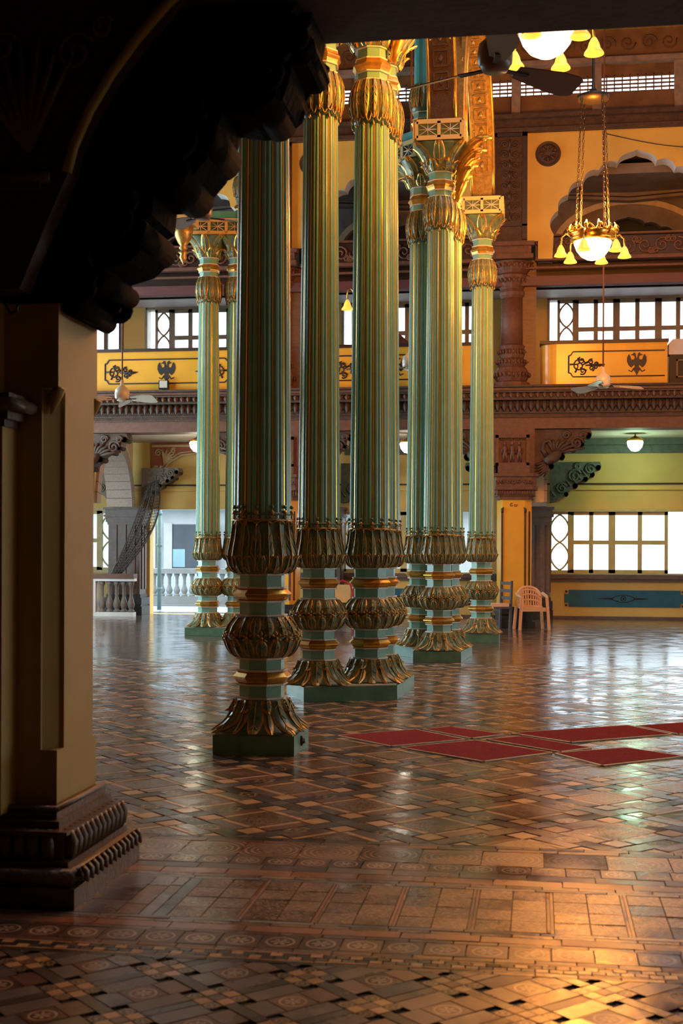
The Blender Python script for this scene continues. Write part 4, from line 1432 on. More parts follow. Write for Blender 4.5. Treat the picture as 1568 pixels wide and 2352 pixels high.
def wall_pilaster(px):
    t = thing('wall_pilaster', 'dark carved panel pilaster between the cusped arches ' + PIER_WORDS[px].replace('beside', 'above').replace('behind', 'high behind'), 'pilaster', (px, AY, 7.56), 0, 'carved wall pilasters')
    MB().box(-0.40, 0.24, -0.07, -0.001, 0.0, 2.15).build('panel', [M['carved']], t)
    MB().box(-0.48, 0.36, -0.20, -0.001, -0.33, -0.24).box(-0.44, 0.32, -0.15, -0.001, -0.24, -0.08).box(-0.50, 0.38, -0.22, -0.001, -0.08, 0.0).build('corbel_block', [M['carved_red']], t)
    fr = MB()
    for a, b, c_, d in ((-0.40, -0.35, 0.05, 2.15), (0.14, 0.24, 0.05, 2.15), (-0.40, 0.24, 0.0, 0.06), (-0.40, 0.24, 0.32, 0.36), (-0.40, 0.24, 2.08, 2.15)):
        fr.box(a, b, -0.11, -0.07, c_, d)
    fr.build('frame', [M['dark_wood']], t)
    r = MB()
    for k in range(8):
        z = 0.50 + k * 0.205
        for s in (-1, 1):
            r.tube([(-0.10 + p, -0.085, q) for p, q in spiral(s * 0.10, z, 0.085, 0.015, 1.4, 0.5 * k, 12, s)], 0.018, 5)
        r.tube([(-0.10, -0.08, z - 0.08), (-0.10, -0.10, z), (-0.10, -0.08, z + 0.10)], [0.01, 0.03, 0.01], 5)
    r.build('scroll_relief', [M['carved']], t, kind='stuff')


for c, w in ((-7.5, 'over the terrace doorway'), (-2.8, 'behind the column groups'), (1.9, 'behind the small chandelier')):
    arch_wall(c, w)
    carved_frieze(c, w)
for px in PIERS[:3]:
    wall_pilaster(px)

# clerestory over the arches: cornice, boards, grey posts, grilles, painted frieze
struct('trim_7', MB().box(X0 - 3, X1, AY - 0.12, AY + 0.42, 9.72, 9.80).box(X0 - 3, X1, AY - 0.05, AY + 0.42, 9.80, 9.98).box(X0 - 3, X1, AY - 0.16, AY + 0.42, 9.98, 10.06), [M['carved']])
cl = thing('wall_clerestory', 'brown boarded clerestory with pale slatted grilles under the roof', 'clerestory', (-3.0, AY, 10.06))
cl['kind'] = 'structure'
bd = MB()
for i in range(-9, 6):
    x0 = 3.0 + 1.9 + i * 1.56 - 0.78
    bd.box(x0, x0 + 0.10, 0.1, 0.2, 0.0, 0.95)
    bd.box(x0, x0 + 1.56, 0.1, 0.2, 0.0, 0.42)
    bd.box(x0, x0 + 1.56, 0.1, 0.2, 0.74, 0.95)
bd.build('boards', [M['roof_paint']], cl)
for i in range(-9, 6):
    x0 = 3.0 + 1.9 + i * 1.56 - 0.78
    MB().box(x0 - 0.09, x0 + 0.09, -0.02, 0.1, 0.0, 0.95).build('post', [M['rail_grey']], cl)
    g = MB()
    for k in range(5):
        g.box(x0 + 0.1, x0 + 1.56, 0.13, 0.16, 0.42 + k * 0.075, 0.45 + k * 0.075)
    g.build('slats', [M['roof_paint']], cl, kind='stuff')
    g = MB()
    for k in range(10):
        g.box(x0 + 0.18 + k * 0.15, x0 + 0.205 + k * 0.15, 0.10, 0.13, 0.42, 0.76)
    g.build('grille_bars', [M['roof_paint']], cl, kind='stuff')
MB().box(X0, X1, -0.10, 0.2, 0.95, 1.05).build('rail', [M['rail_grey']], cl)
MB().box(X0, X1, 0.0, 0.2, 1.05, 1.60).build('painted_board', [M['roof_paint']], cl)
MB().box(X0, X1, -0.08, 0.2, 1.60, 1.66).build('upper_fillet', [M['gold_dull']], cl)
MB().box(X0, X1, -0.02, 0.2, 1.66, 2.56).build('upper_board', [M['roof_wood']], cl)
rl = MB()
for k in range(-8, 10):
    for s in (-1, 1):
        rl.tube([(4.9 + k * 0.78 + p, -0.008, q) for p, q in spiral(s * 0.2, 1.33, 0.16, 0.02, 1.5, 0.3 * k, 14, s)], 0.016, 5)
rl.build('leaf_scrolls', [M['roof_wood']], cl, kind='stuff')
lv = MB()
for k in range(-14, 16):
    lv.tube([(4.9 + k * 0.42 + p, -0.03, q) for p, q in spiral(0, 1.95, 0.19, 0.03, 1.4, 0.7 * k, 12, 1 if k % 2 else -1)], 0.03, 5)
lv.build('upper_scrolls', [M['roof_wood']], cl, kind='stuff')


# ------------------------------------------------------------------ gallery rear wall: windows, dado, pilasters
WN = [0]


def sash(parent, x0, x1, z0, z1, cols, rows, wood, y, pane, splits=None, fr=0.075, mull=0.095):
    """A wooden sash with its own panes; splits gives pane row heights."""
    s = MB()
    s.box(x0, x1, y, y + 0.07, z0, z0 + fr).box(x0, x1, y, y + 0.07, z1 - fr, z1).box(x0, x0 + fr, y, y + 0.07, z0, z1).box(x1 - fr, x1, y, y + 0.07, z0, z1)
    xs = [x0 + fr + (x1 - x0 - 2 * fr) * i / cols for i in range(cols + 1)]
    zs = splits or [z0 + fr + (z1 - z0 - 2 * fr) * i / rows for i in range(rows + 1)]
    for xm in xs[1:-1]: s.box(xm - mull / 2, xm + mull / 2, y, y + 0.07, z0, z1)
    for zm in zs[1:-1]: s.box(x0, x1, y + 0.005, y + 0.065, zm - mull / 2, zm + mull / 2)
    o = s.build('sash', [wood], parent)
    for i in range(cols):
        for j in range(len(zs) - 1):
            MB().box(xs[i], xs[i + 1], y + 0.03, y + 0.036, zs[j], zs[j + 1]).build('pane', [pane], o)
    return o


def oval_sash(parent, x0, x1, z0, z1, wood, y, pane):
    s = MB()
    fr = 0.06
    s.box(x0, x1, y, y + 0.07, z0, z0 + fr).box(x0, x1, y, y + 0.07, z1 - fr, z1).box(x0, x0 + fr, y, y + 0.07, z0, z1).box(x1 - fr, x1, y, y + 0.07, z0, z1)
    o = s.build('sash', [wood], parent)
    cx, zm = (x0 + x1) / 2, (z0 + z1) / 2
    hw = (x1 - x0) / 2 - fr * 0.6
    t = MB()
    hh = (zm - z0 - fr)
    for sg in (-1, 1):
        for zc in (z0 + fr + hh / 2, z1 - fr - hh / 2):
            t.tube([(cx + sg * (hw * (sin(pi * i / 14)) ** 0.75), y + 0.035, zc - hh / 2 + hh * i / 14) for i in range(15)], 0.022, 5)
    t.build('vesica_tracery', [wood], o)
    MB().box(x0 + fr, x1 - fr, y + 0.03, y + 0.036, z0 + fr, z1 - fr).build('pane', [pane], o)


def window(x0, x1, z0, z1, spec, wood, pane):
    WN[0] += 1
    y = RY + 0.05
    f = MB().box(x0, x1, RY - 0.02, RY + 0.28, z0 - 0.03, z0 + 0.03).box(x0, x1, RY - 0.02, RY + 0.28, z1 - 0.03, z1 + 0.03)
    f.box(x0 - 0.03, x0 + 0.03, RY - 0.02, RY + 0.28, z0 - 0.03, z1 + 0.03).box(x1 - 0.03, x1 + 0.03, RY - 0.02, RY + 0.28, z0 - 0.03, z1 + 0.03)
    w = struct('window_%d' % WN[0], f, [wood])
    for kind, a, b, *r in spec:
        if kind == 'oval': oval_sash(w, a, b, z0 + 0.03, z1 - 0.03, wood, y, pane)
        else: sash(w, a, b, z0 + 0.03, z1 - 0.03, r[0], r[1], wood, y, pane, r[2] if len(r) > 2 else None)
    return w


for bc in BAYS[1:3]:
    x0 = bc - 1.66
    window(x0, bc + 1.66, 1.0, 2.44, [('oval', x0 + 0.03, x0 + 0.51), ('s', x0 + 0.51, x0 + 1.43, 2, 2), ('s', x0 + 1.43, x0 + 2.66, 2, 2)], M['olive_wood'], M['pane'])
window(-10.6, -9.75, 5.95, 7.22, [('s', -10.57, -9.78, 2, 1)], M['brown_wood'], M['pane'])
window(-10.6, -9.75, 1.0, 2.47, [('oval', -10.30, -9.78), ('s', -10.57, -10.30, 1, 2)], M['olive_wood'], M['pane'])
for bc in BAYS[:3]:
    x0 = bc - 1.66
    window(x0, bc + 1.66, 5.95, 7.22, [('oval', x0 + 0.20, x0 + 0.60), ('s', x0 + 0.60, x0 + 1.51, 2, 2, [5.98, 6.53, 7.19]), ('s', x0 + 1.51, x0 + 2.43, 2, 2, [5.98, 6.53, 7.19]), ('s', x0 + 2.43, x0 + 3.29, 2, 2, [5.98, 6.53, 7.19])], M['grey_wood'], M['pane'])
struct('trim_8', MB().box(-5.6, 6, RY - 0.12, RY + 0.02, 0.90, 1.0).box(-5.6, 6, RY - 0.08, RY + 0.02, 0.84, 0.90), [M['purple_stone']])


def dado(c, words):
    t = thing('dado_panel', 'dark blue painted dado panel with notched corners and eye ornament ' + words, 'panel', (c, RY - 0.012, 0.27), 0, 'blue dado panels')
    h, nz = 1.32, 0.09
    MB().prism([(-h, nz), (-h + nz, nz), (-h + nz, 0), (h - nz, 0), (h - nz, nz), (h, nz), (h, 0.38 - nz), (h - nz, 0.38 - nz), (h - nz, 0.38), (-h + nz, 0.38), (-h + nz, 0.38 - nz), (-h, 0.38 - nz)], 'y', -0.012, 0.0).build('field', [M['dado_blue']], t)
    d = MB()
    for sx in (-1, 1):
        for z in (0.035, 0.345):
            d.tube([(sx * (h - 0.04), -0.012, z), (sx * (h - 0.04), -0.001, z)], 0.026, 8)
    d.build('corner_dot', [M['ink']], t, kind='stuff')
    e = MB()
    for sg in (-1, 1):
        e.tube([(-0.02 + 0.28 * (i / 6 - 1), -0.014, 0.19 + sg * 0.085 * sin(pi * i / 12)) for i in range(13)], 0.009, 5)
    e.tube([(-0.02 + p, -0.014, q) for p, q in spiral(0, 0.19, 0.055, 0.055, 1.0, 0, 14)], 0.009, 5)
    e.tube([(-0.02, -0.016, 0.19), (-0.02, -0.002, 0.19)], 0.022, 8)
    for s in (-1, 1):
        e.tube([(-0.02 + s * 0.22, -0.012, 0.19), (-0.02 + s * 0.33, -0.014, 0.19), (-0.02 + s * 0.55, -0.012, 0.19)], [0.01, 0.022, 0.003], 5)
    e.build('eye_ornament', [M['ink']], t)


dado(1.94, 'beyond the plastic chair')
dado(-2.8, 'behind the middle columns')


def rear_pilaster(px, words):
    t = thing('gallery_pilaster', 'purple-brown stone pilaster with stepped foot against the gallery wall ' + words, 'pilaster', (px, RY - 0.57, 0), 0, 'gallery pilasters')
    MB().box(-0.46, 0.46, -0.10, 0.55, 0, 0.20).box(-0.43, 0.43, -0.07, 0.55, 0.20, 0.24).box(-0.45, 0.45, -0.09, 0.55, 0.24, 0.40).box(-0.41, 0.41, -0.05, 0.55, 0.40, 0.48).build('foot', [M['black_stone']], t)
    MB().box(-0.38, 0.38, 0.0, 0.55, 0.48, 2.45).build('shaft', [M['purple_stone']], t)
    g = MB()
    for gx in (-0.22, 0.0, 0.22):
        g.box(gx - 0.05, gx + 0.05, -0.03, 0.0, 0.6, 2.1)
    g.box(0.38, 0.41, 0.10, 0.22, 0.6, 2.1).box(0.38, 0.41, 0.32, 0.44, 0.6, 2.1)
    g.build('flute_strips', [M['purple_stone']], t)
    cp = MB()
    for z0, z1, d in ((2.10, 2.16, 0.02), (2.16, 2.28, 0.05), (2.28, 2.33, 0.09), (2.33, 2.45, 0.06), (2.45, 2.50, 0.10)):
        cp.box(-0.38 - d, 0.38 + d, -d, 0.55, z0, z1)
    cp.build('capital', [M['purple_stone']], t)
    for f in (-1, 1):
        bracket_part(t, f * 0.38, 2.62 if px > -9 else 2.72, 0.10, 0.50, f, [M['sage'] if px > -9 else M['grey_stone']], bird=False, s=0.98 if px > -9 else 0.78)
    ta = thing('transverse_arch', 'pinkish stone arch with cream painted spandrel springing from the pilaster ' + words, 'arch', (px, RY - 0.55, 2.50), 0, 'transverse gallery arches')
    ys, ye = -0.14, -2.78
    R = (ys - ye) / 2
    yc = (ys + ye) / 2
    for i in range(20):
        a0, a1 = pi * i / 20 + 0.004, pi * (i + 1) / 20 - 0.004
        vs = []
        for a in (a0, a1):
            for rr in (0.0, 0.24):
                for xx in (-0.30, 0.30):
                    vs.append((xx, yc + (R - 0.24 + rr) * cos(a), (1.26 + rr) * sin(a)))
        v = MB()
        v._add(vs, [(0, 1, 3, 2), (4, 6, 7, 5), (0, 4, 5, 1), (2, 3, 7, 6), (0, 2, 6, 4), (1, 5, 7, 3)])
        v.build('voussoir', [M['pink_stone']], ta)
    sp = [(yc + R * cos(pi * i / 20), 1.50 * sin(pi * i / 20)) for i in range(21)]
    lft = sp[:11]; rgt = sp[10:]
    MB().prism([(ys, 0.0)] + lft[1:] + [(yc, 1.54), (ys, 1.54)], 'x', -0.24, 0.24).build('painted_spandrel', [M['spandrel_cream']], ta)
    MB().prism(rgt[:-1] + [(ye, 0.0), (ye, 1.54), (yc, 1.54)], 'x', -0.24, 0.24).build('painted_spandrel', [M['spandrel_cream']], ta)
    for rr, th in ((0.05, 0.022), (0.12, 0.014)):
        MB().tube([(0.25, yc + (R + rr) * cos(pi * i / 24), (1.50 + rr) * sin(pi * i / 24)) for i in range(25) if (1.50 + rr) * sin(pi * i / 24) < 1.52 and abs((R + rr) * cos(pi * i / 24)) < R and i < 12], th, 6).build('arch_border', [M['pale_stone']], ta)
    return t


rear_pilaster(-9.50, 'beside the terrace doorway')
rear_pilaster(-4.80, 'behind the triple columns')
rear_pilaster(-0.10, 'behind the plastic chair')

# painted spandrel over the terrace doorway
ps = thing('painted_spandrel_panel', 'red spandrel panel with cream leaf ornament over the terrace doorway', 'panel', (-8.98, RY - 0.06, 2.52))
arc = [(0.0, 0.02), (0.06, 0.42), (0.20, 0.78), (0.42, 1.05), (0.72, 1.22), (1.20, 1.28)]
MB().prism(arc + [(1.9, 1.28), (1.9, 1.50), (0.0, 1.50)], 'y', -0.04, 0.04).build('field', [M['spandrel_red']], ps)
b = MB()
for o_, r_ in ((0.0, 0.022), (-0.055, 0.014)):
    b.tube([(x - o_ * -0.7, -0.05, z - o_) for x, z in arc], r_, 6)
b.bar((0.0, -0.05, 1.44), (1.9, -0.05, 1.44), 0.03, 0.05)
b.build('cream_border', [M['spandrel_cream']], ps)
b = MB()
for k in range(7):
    a = radians(100 - 26 * k)
    b.tube([(0.30, -0.05, 0.98), (0.30 + 0.14 * cos(a), -0.055, 1.16 + 0.09 * sin(a)), (0.30 + 0.27 * cos(a), -0.05, 1.20 + 0.17 * sin(a))], [0.02, 0.035, 0.012], 6)
for sp in ((0.16, 1.28, 0.09), (0.52, 1.33, 0.07), (0.10, 0.92, 0.06)):
    b.tube([(p, -0.05, q) for p, q in spiral(*sp, 0.015, 1.5, 0.5)], 0.018, 5)
b.tube([(0.06, -0.05, 0.5), (0.10, -0.055, 0.75), (0.22, -0.05, 0.98)], [0.008, 0.03, 0.03], 6)
b.build('leaf_ornament', [M['spandrel_cream']], ps)

# ================================================================== GALLERY PIER AND BEAM NEXT TO THE CAMERA
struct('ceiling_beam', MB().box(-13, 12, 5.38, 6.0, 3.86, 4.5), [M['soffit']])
pr = thing('gallery_pier', 'broad cream plastered pier with reeded brown stone base under black scroll brackets', 'pier', (-2.48, 5.75, 0))
ox, oy = -2.48, 5.75
L_ = lambda pts: [(a - ox, b - oy) for a, b in pts]


def ring(dx, y0=5.22, y1=6.10):
    """Outline offset of the base: dx = projection of the side face."""
    return L_([(-3.1, y0), (dx, y0), (dx, y1), (-3.1, y1)])


MB().prism(ring(-1.90, 5.22, 6.12), 'z', 0, 0.085).build('base_plinth', [M['pier_stone']], pr)
tor = MB()
tor.prism(ring(-1.93, 5.26, 6.10), 'z', 0.085, 0.155)
tor.tube([(-3.1 - ox, 5.26 - oy, 0.12), (-1.935 - ox, 5.26 - oy, 0.12), (-1.935 - ox, 6.08 - oy, 0.12)], 0.042, 10)
to = tor.build('base_torus', [M['pier_stone']], pr)
lf = small_leaf('carved_leaf', 0.06, 0.06, 0.018, [M['pier_stone']])
for k in range(13):
    put('carved_leaf', lf, to, loc=(-1.90 - ox, 5.30 + k * 0.062 - oy, 0.10), rot=(0, 0, pi / 2))
og = MB()
for z0, z1, d, yy in ((0.155, 0.18, -1.95, 5.28), (0.18, 0.29, -1.985, 5.32), (0.29, 0.305, -1.96, 5.29), (0.305, 0.335, -2.02, 5.36), (0.335, 0.365, -2.045, 5.40)):
    og.prism(ring(d, yy, 6.08 - (d + 1.95) * -0.4), 'z', z0, z1)
oo = og.build('base_ogee', [M['pier_stone']], pr)
gd = MB()
gd.tube([(0.0, 0, 0.0), (0.018, 0, 0.03), (0.022, 0, 0.07), (0.008, 0, 0.105), (-0.015, 0, 0.12)], [0.022, 0.029, 0.031, 0.027, 0.012], 8)
gm = gd.mesh('gadroon', [M['pier_stone']])
for k in range(12):
    put('gadroon', gm, oo, loc=(-1.985 - ox, 5.36 + k * 0.062 - oy, 0.18))
for k in range(9):
    put('gadroon', gm, oo, loc=(-2.05 - k * 0.062 - ox, 5.325 - oy, 0.18), rot=(0, 0, -pi / 2))
MB().tube([(-3.1 - ox, 5.42 - oy, 0.375), (-2.055 - ox, 5.42 - oy, 0.375), (-2.055 - ox, 6.04 - oy, 0.375)], 0.016, 8).build('base_bead', [M['pier_stone']], pr)
sh = MB()
sh.prism(L_([(-3.1, 5.49), (-2.08, 5.49), (-2.08, 6.0), (-3.1, 6.0)]), 'z', 0.36, 0.62)
sh.prism(L_([(-3.1, 5.49), (-2.155, 5.49), (-2.155, 5.505), (-2.10, 5.57), (-2.08, 5.575), (-2.08, 5.955), (-2.12, 6.0), (-3.1, 6.0)]), 'z', 0.62, 2.22)
sh.prism(L_([(-3.1, 5.49), (-2.08, 5.49), (-2.08, 6.0), (-3.1, 6.0)]), 'z', 2.22, 2.585)
so = sh.build('shaft', [M['pier_cream']], pr)
st = MB()
for yy in (5.49, 5.98):
    st.tube([(-2.085 - ox, yy + 0.03 - oy, 2.22), (-2.10 - ox, yy + 0.035 - oy, 2.19), (-2.125 - ox, yy + 0.03 - oy, 2.10)], [0.03, 0.03, 0.006], 6)
st.build('chamfer_stop', [M['pier_cream']], so, kind='stuff')
pl = MB()
pl.box(-3.1 - ox, -2.27 - ox, 5.33 - oy, 5.49 - oy, 0.36, 2.03)
pl.box(-3.1 - ox, -2.33 - ox, 5.31 - oy, 5.33 - oy, 0.5, 1.85)
po = pl.build('engaged_pilaster', [M['pier_cream']], pr)
cp = MB()
for z0, z1, d in ((2.03, 2.06, 0.015), (2.06, 2.10, 0.04), (2.10, 2.145, 0.075), (2.145, 2.17, 0.05)):
    cp.box(-3.1 - ox, -2.27 + d - ox, 5.33 - d - oy, 5.49 - oy, z0, z1)
cp.tube([(-3.1 - ox, 5.26 - oy, 2.12), (-2.20 - ox, 5.26 - oy, 2.12), (-2.20 - ox, 5.5 - oy, 2.12)], 0.03, 8)
cp.build('pilaster_cap', [M['pier_stone']], po)
MB().prism(L_([(-3.1, 5.36), (-2.33, 5.36), (-2.33, 5.49), (-3.1, 5.49)]), 'z', 2.17, 2.585).build('upper_block', [M['pier_cream']], pr)

# black scroll brackets that carry the beam
br = thing('scroll_bracket', 'nearly black carved scroll bracket reaching from the cream pier to the beam', 'bracket', (-2.2, 5.7, 2.53))
BR = [(-2.28, 2.6), (-2.12, 2.59), (-2.02, 2.53), (-2.0, 2.57), (-2.04, 2.62), (-2.02, 2.67), (-1.91, 2.66), (-1.89, 2.69), (-1.91, 2.76), (-1.8, 2.79), (-1.71, 2.87), (-1.72, 2.92), (-1.78, 2.95), (-1.7, 2.99), (-1.69, 3.09), (-1.61, 3.09), (-1.53, 3.14), (-1.45, 3.23), (-1.41, 3.33), (-1.38, 3.44), (-1.26, 3.42), (-1.17, 3.43), (-1.11, 3.48), (-1.08, 3.56), (-1.07, 3.63), (-1.0, 3.63), (-0.96, 3.68), (-0.97, 3.73), (-1.0, 3.76), (-0.98, 3.852), (-3.1, 3.852), (-3.1, 2.6)]
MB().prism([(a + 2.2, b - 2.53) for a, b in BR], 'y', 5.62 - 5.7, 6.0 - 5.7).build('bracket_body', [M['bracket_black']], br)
BR2 = [(x - 0.05 * (0 if x < -2.2 else 1), min(3.85, z + 0.05)) for x, z in BR[:-3]] + [(-1.02, 3.85), (-3.1, 3.85), (-3.1, 2.65)]
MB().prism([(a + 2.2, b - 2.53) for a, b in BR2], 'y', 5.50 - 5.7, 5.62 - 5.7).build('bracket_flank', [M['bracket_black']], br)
for cx, cz, r in ((-1.16, 3.56, 0.11), (-1.55, 3.30, 0.14), (-1.03, 3.70, 0.06), (-1.82, 2.95, 0.10), (-1.97, 2.65, 0.06), (-2.2, 3.3, 0.3)):
    for yy in (5.49, 6.005):
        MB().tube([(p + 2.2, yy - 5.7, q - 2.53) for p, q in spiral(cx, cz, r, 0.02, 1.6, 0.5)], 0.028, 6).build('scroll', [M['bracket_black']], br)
for cx, cz, r in ((-2.035, 2.585, 0.05), (-1.925, 2.70, 0.05), (-1.765, 2.905, 0.07), (-1.60, 3.16, 0.09), (-1.47, 3.33, 0.09), (-1.20, 3.50, 0.085), (-1.02, 3.69, 0.055)):
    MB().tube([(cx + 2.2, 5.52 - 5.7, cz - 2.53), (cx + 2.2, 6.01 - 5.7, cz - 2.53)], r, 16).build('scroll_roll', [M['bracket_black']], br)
# painted vault arm in front of the bracket
va = thing('painted_vault', 'dim brown painted vault with olive arch rib above the cream pier', 'vault', (-2.6, 5.36, 2.7))
ARC = [(-1.985, 3.11), (-1.955, 3.22), (-1.885, 3.37), (-1.79, 3.52), (-1.68, 3.66), (-1.55, 3.80), (-1.48, 3.86)]
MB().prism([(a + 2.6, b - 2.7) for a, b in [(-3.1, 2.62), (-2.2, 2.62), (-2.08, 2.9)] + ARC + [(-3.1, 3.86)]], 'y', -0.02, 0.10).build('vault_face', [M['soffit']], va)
MB().tube([(a + 2.6, -0.03, b - 2.7) for a, b in ARC], 0.022, 8).build('arch_rib', [M['pier_cream']], va)
MB().tube([(-2.36 + 2.6, -0.03, 3.10 - 2.7), (-2.06 + 2.6, -0.03, 3.09 - 2.7)], 0.028, 8).box(0.05, 0.50, -0.05, 0.0, 0.34, 0.385).build('impost', [M['pier_stone']], va)
on = MB()
for k in range(7):
    a = radians(60 + k * 12)
    on.tube([(-2.16 + 2.6, -0.025, 3.20 - 2.7), (-2.16 + 0.2 * cos(a) + 2.6, -0.03, 3.20 + 0.26 * sin(a) - 2.7), (-2.16 + 0.42 * cos(a) + 2.6, -0.025, 3.20 + 0.5 * sin(a) - 2.7)], [0.012, 0.022, 0.006], 6)
for sp in ((-1.95, 3.62, 0.09), (-2.28, 3.66, 0.07), (-1.83, 3.72, 0.05)):
    on.tube([(p + 2.6, -0.025, q - 2.7) for p, q in spiral(*sp, 0.015, 1.5, 0.5)], 0.012, 5)
on.build('leaf_ornament', [M['brown_wood']], va)
hk = thing('iron_hook', 'small dark iron hook hanging beside the cream pier top', 'hook', (-2.245, 5.33, 2.60))
MB().tube([(0, 0, 0), (0, -0.02, -0.06), (0.02, -0.03, -0.09), (0.05, -0.03, -0.085), (0.055, -0.03, -0.05)], 0.007, 6).build('hook_wire', [M['iron']], hk)

# ================================================================== OVER THE COLUMNS
def at(px, py, d):
    """World point seen at photo position (px, py) at depth d."""
    u, v = px - 784, py - 1266 - math.tan(ROLL) * (px - 784)
    X, Z = u / 3000 * d, EYE - v / 3000 * d
    return Vector((X * cos(YAW) - d * sin(YAW), X * sin(YAW) + d * cos(YAW), Z))


def lattice_band(path, label, hw=0.30, z0=7.07, z1=7.35):
    o = path[0]
    t = thing('lattice_entablature', label, 'entablature', (o[0], o[1], 7.07))
    body, band, lat, teal = MB(), MB(), MB(), MB()
    for p, q in zip(path, path[1:]):
        a = Vector((p[0] - o[0], p[1] - o[1], 0)); b = Vector((q[0] - o[0], q[1] - o[1], 0))
        d = (b - a).normalized(); n = Vector((d.y, -d.x, 0))
        a2, b2 = a - d * 0.12, b + d * 0.12
        zc = Vector((0, 0, (z1 - z0) / 2))
        body.bar(a2 + zc, b2 + zc, hw * 2, z1 - z0)
        teal.bar(a2 + Vector((0, 0, z1 - z0 + 0.07)), b2 + Vector((0, 0, z1 - z0 + 0.07)), hw * 1.7, 0.14)
        ln = (b2 - a2).length
        m = max(1, round(ln / 0.28))
        for sg in (-1, 1):
            off = n * sg * (hw + 0.012)
            for z in (0.03, z1 - z0 - 0.03):
                band.bar(a2 + off + Vector((0, 0, z)), b2 + off + Vector((0, 0, z)), 0.03, 0.06)
            for i in range(m + 1):
                c = a2 + d * (ln * i / m) + off
                band.bar(c + Vector((0, 0, 0.02)), c + Vector((0, 0, z1 - z0 - 0.02)), 0.03, 0.05, up=tuple(d))
            for i in range(m):
                c0, c1 = a2 + d * (ln * i / m + 0.03) + off, a2 + d * (ln * (i + 1) / m - 0.03) + off
                cm = (c0 + c1) / 2
                lo, hi, mid = Vector((0, 0, 0.06)), Vector((0, 0, z1 - z0 - 0.06)), Vector((0, 0, (z1 - z0) / 2))
                for e, f in ((c0 + lo, c1 + hi), (c0 + hi, c1 + lo), (cm + lo, cm + hi), (c0 + mid, c1 + mid)):
                    lat.tube([tuple(e), tuple(f)], 0.009, 4)
    body.build('core', [M['leaf_green']], t)
    band.build('cream_frame', [M['cream_band']], t)
    lat.build('star_lattice', [M['cream']], t, kind='stuff')
    teal.build('teal_course', [M['teal']], t)
    return t


lattice_band([(-1.64, 18.72), (-2.25, 19.25)], 'cream lattice entablature running from the middle column group towards the wall', 0.26)
lattice_band([(-5.95, 22.68), (-5.29, 22.77), (-4.75, 23.15)], 'cream lattice entablature over the column pair before the terrace doorway')


def colonnette(loc, label, z=7.5, s=0.85):
    t = thing('upper_colonnette', label, 'colonnette', (loc[0], loc[1], z), 0, None, s)
    for me, nm in ((DRUMS_UP[0], 'drum'), (RING_UP, 'gilt_ring'), (DRUMS_UP[1], 'drum')):
        put(nm, me, t, loc=(0, 0, -6.355))
    cp = put('leaf_cup', CM['ubulb'], t, loc=(0, 0, -5.55))
    for k in range(16):
        put('leaf', LM['ubulb'], cp, rot=(0, 0, k * pi / 8))
    MB().lathe([(0.15, 0.80), (0.15, 2.2)], 16, smooth=False).build('shaft', [M['teal']], t)
    return t


colonnette((-1.64, 18.72), 'small teal colonnette above the middle column group', 7.49)
colonnette((-5.20, 22.85), 'small teal colonnette above the doorway column pair', 7.49)


def acanthus_spray(col_xy, ang, label, z0=6.45, s=1.0):
    t = thing('acanthus_bracket', label, 'bracket', (col_xy[0], col_xy[1], z0))
    for k in range(9):
        mb = MB()
        v = k / 8
        h0 = 0.05 + 0.55 * v
        pts, rad = [], []
        for i in range(7):
            q = i / 6
            r = 0.225 + (0.16 + 0.30 * v) * q * s
            zz = (h0 + 0.30 * q + 0.07 * sin(pi * q) - 0.12 * max(0, q - 0.7)) * s
            a = ang + 0.22 * sin(k * 2.4) * q
            pts.append((r * cos(a), r * sin(a), zz)); rad.append((0.022 + 0.035 * sin(pi * min(1, q * 1.15)) + 0.004) * s * (1 - 0.6 * max(0, q - 0.7)))
        mb.tube(pts, rad, 6)
        mb.build('acanthus_leaf', [M['gold']], t)


acanthus_spray(C2[1], radians(-15), 'gilt acanthus bracket springing from the corner column of the triple group', 6.50, 1.15)
acanthus_spray(C3[1], radians(-10), 'gilt acanthus bracket on the front column of the middle group', 6.25, 1.05)


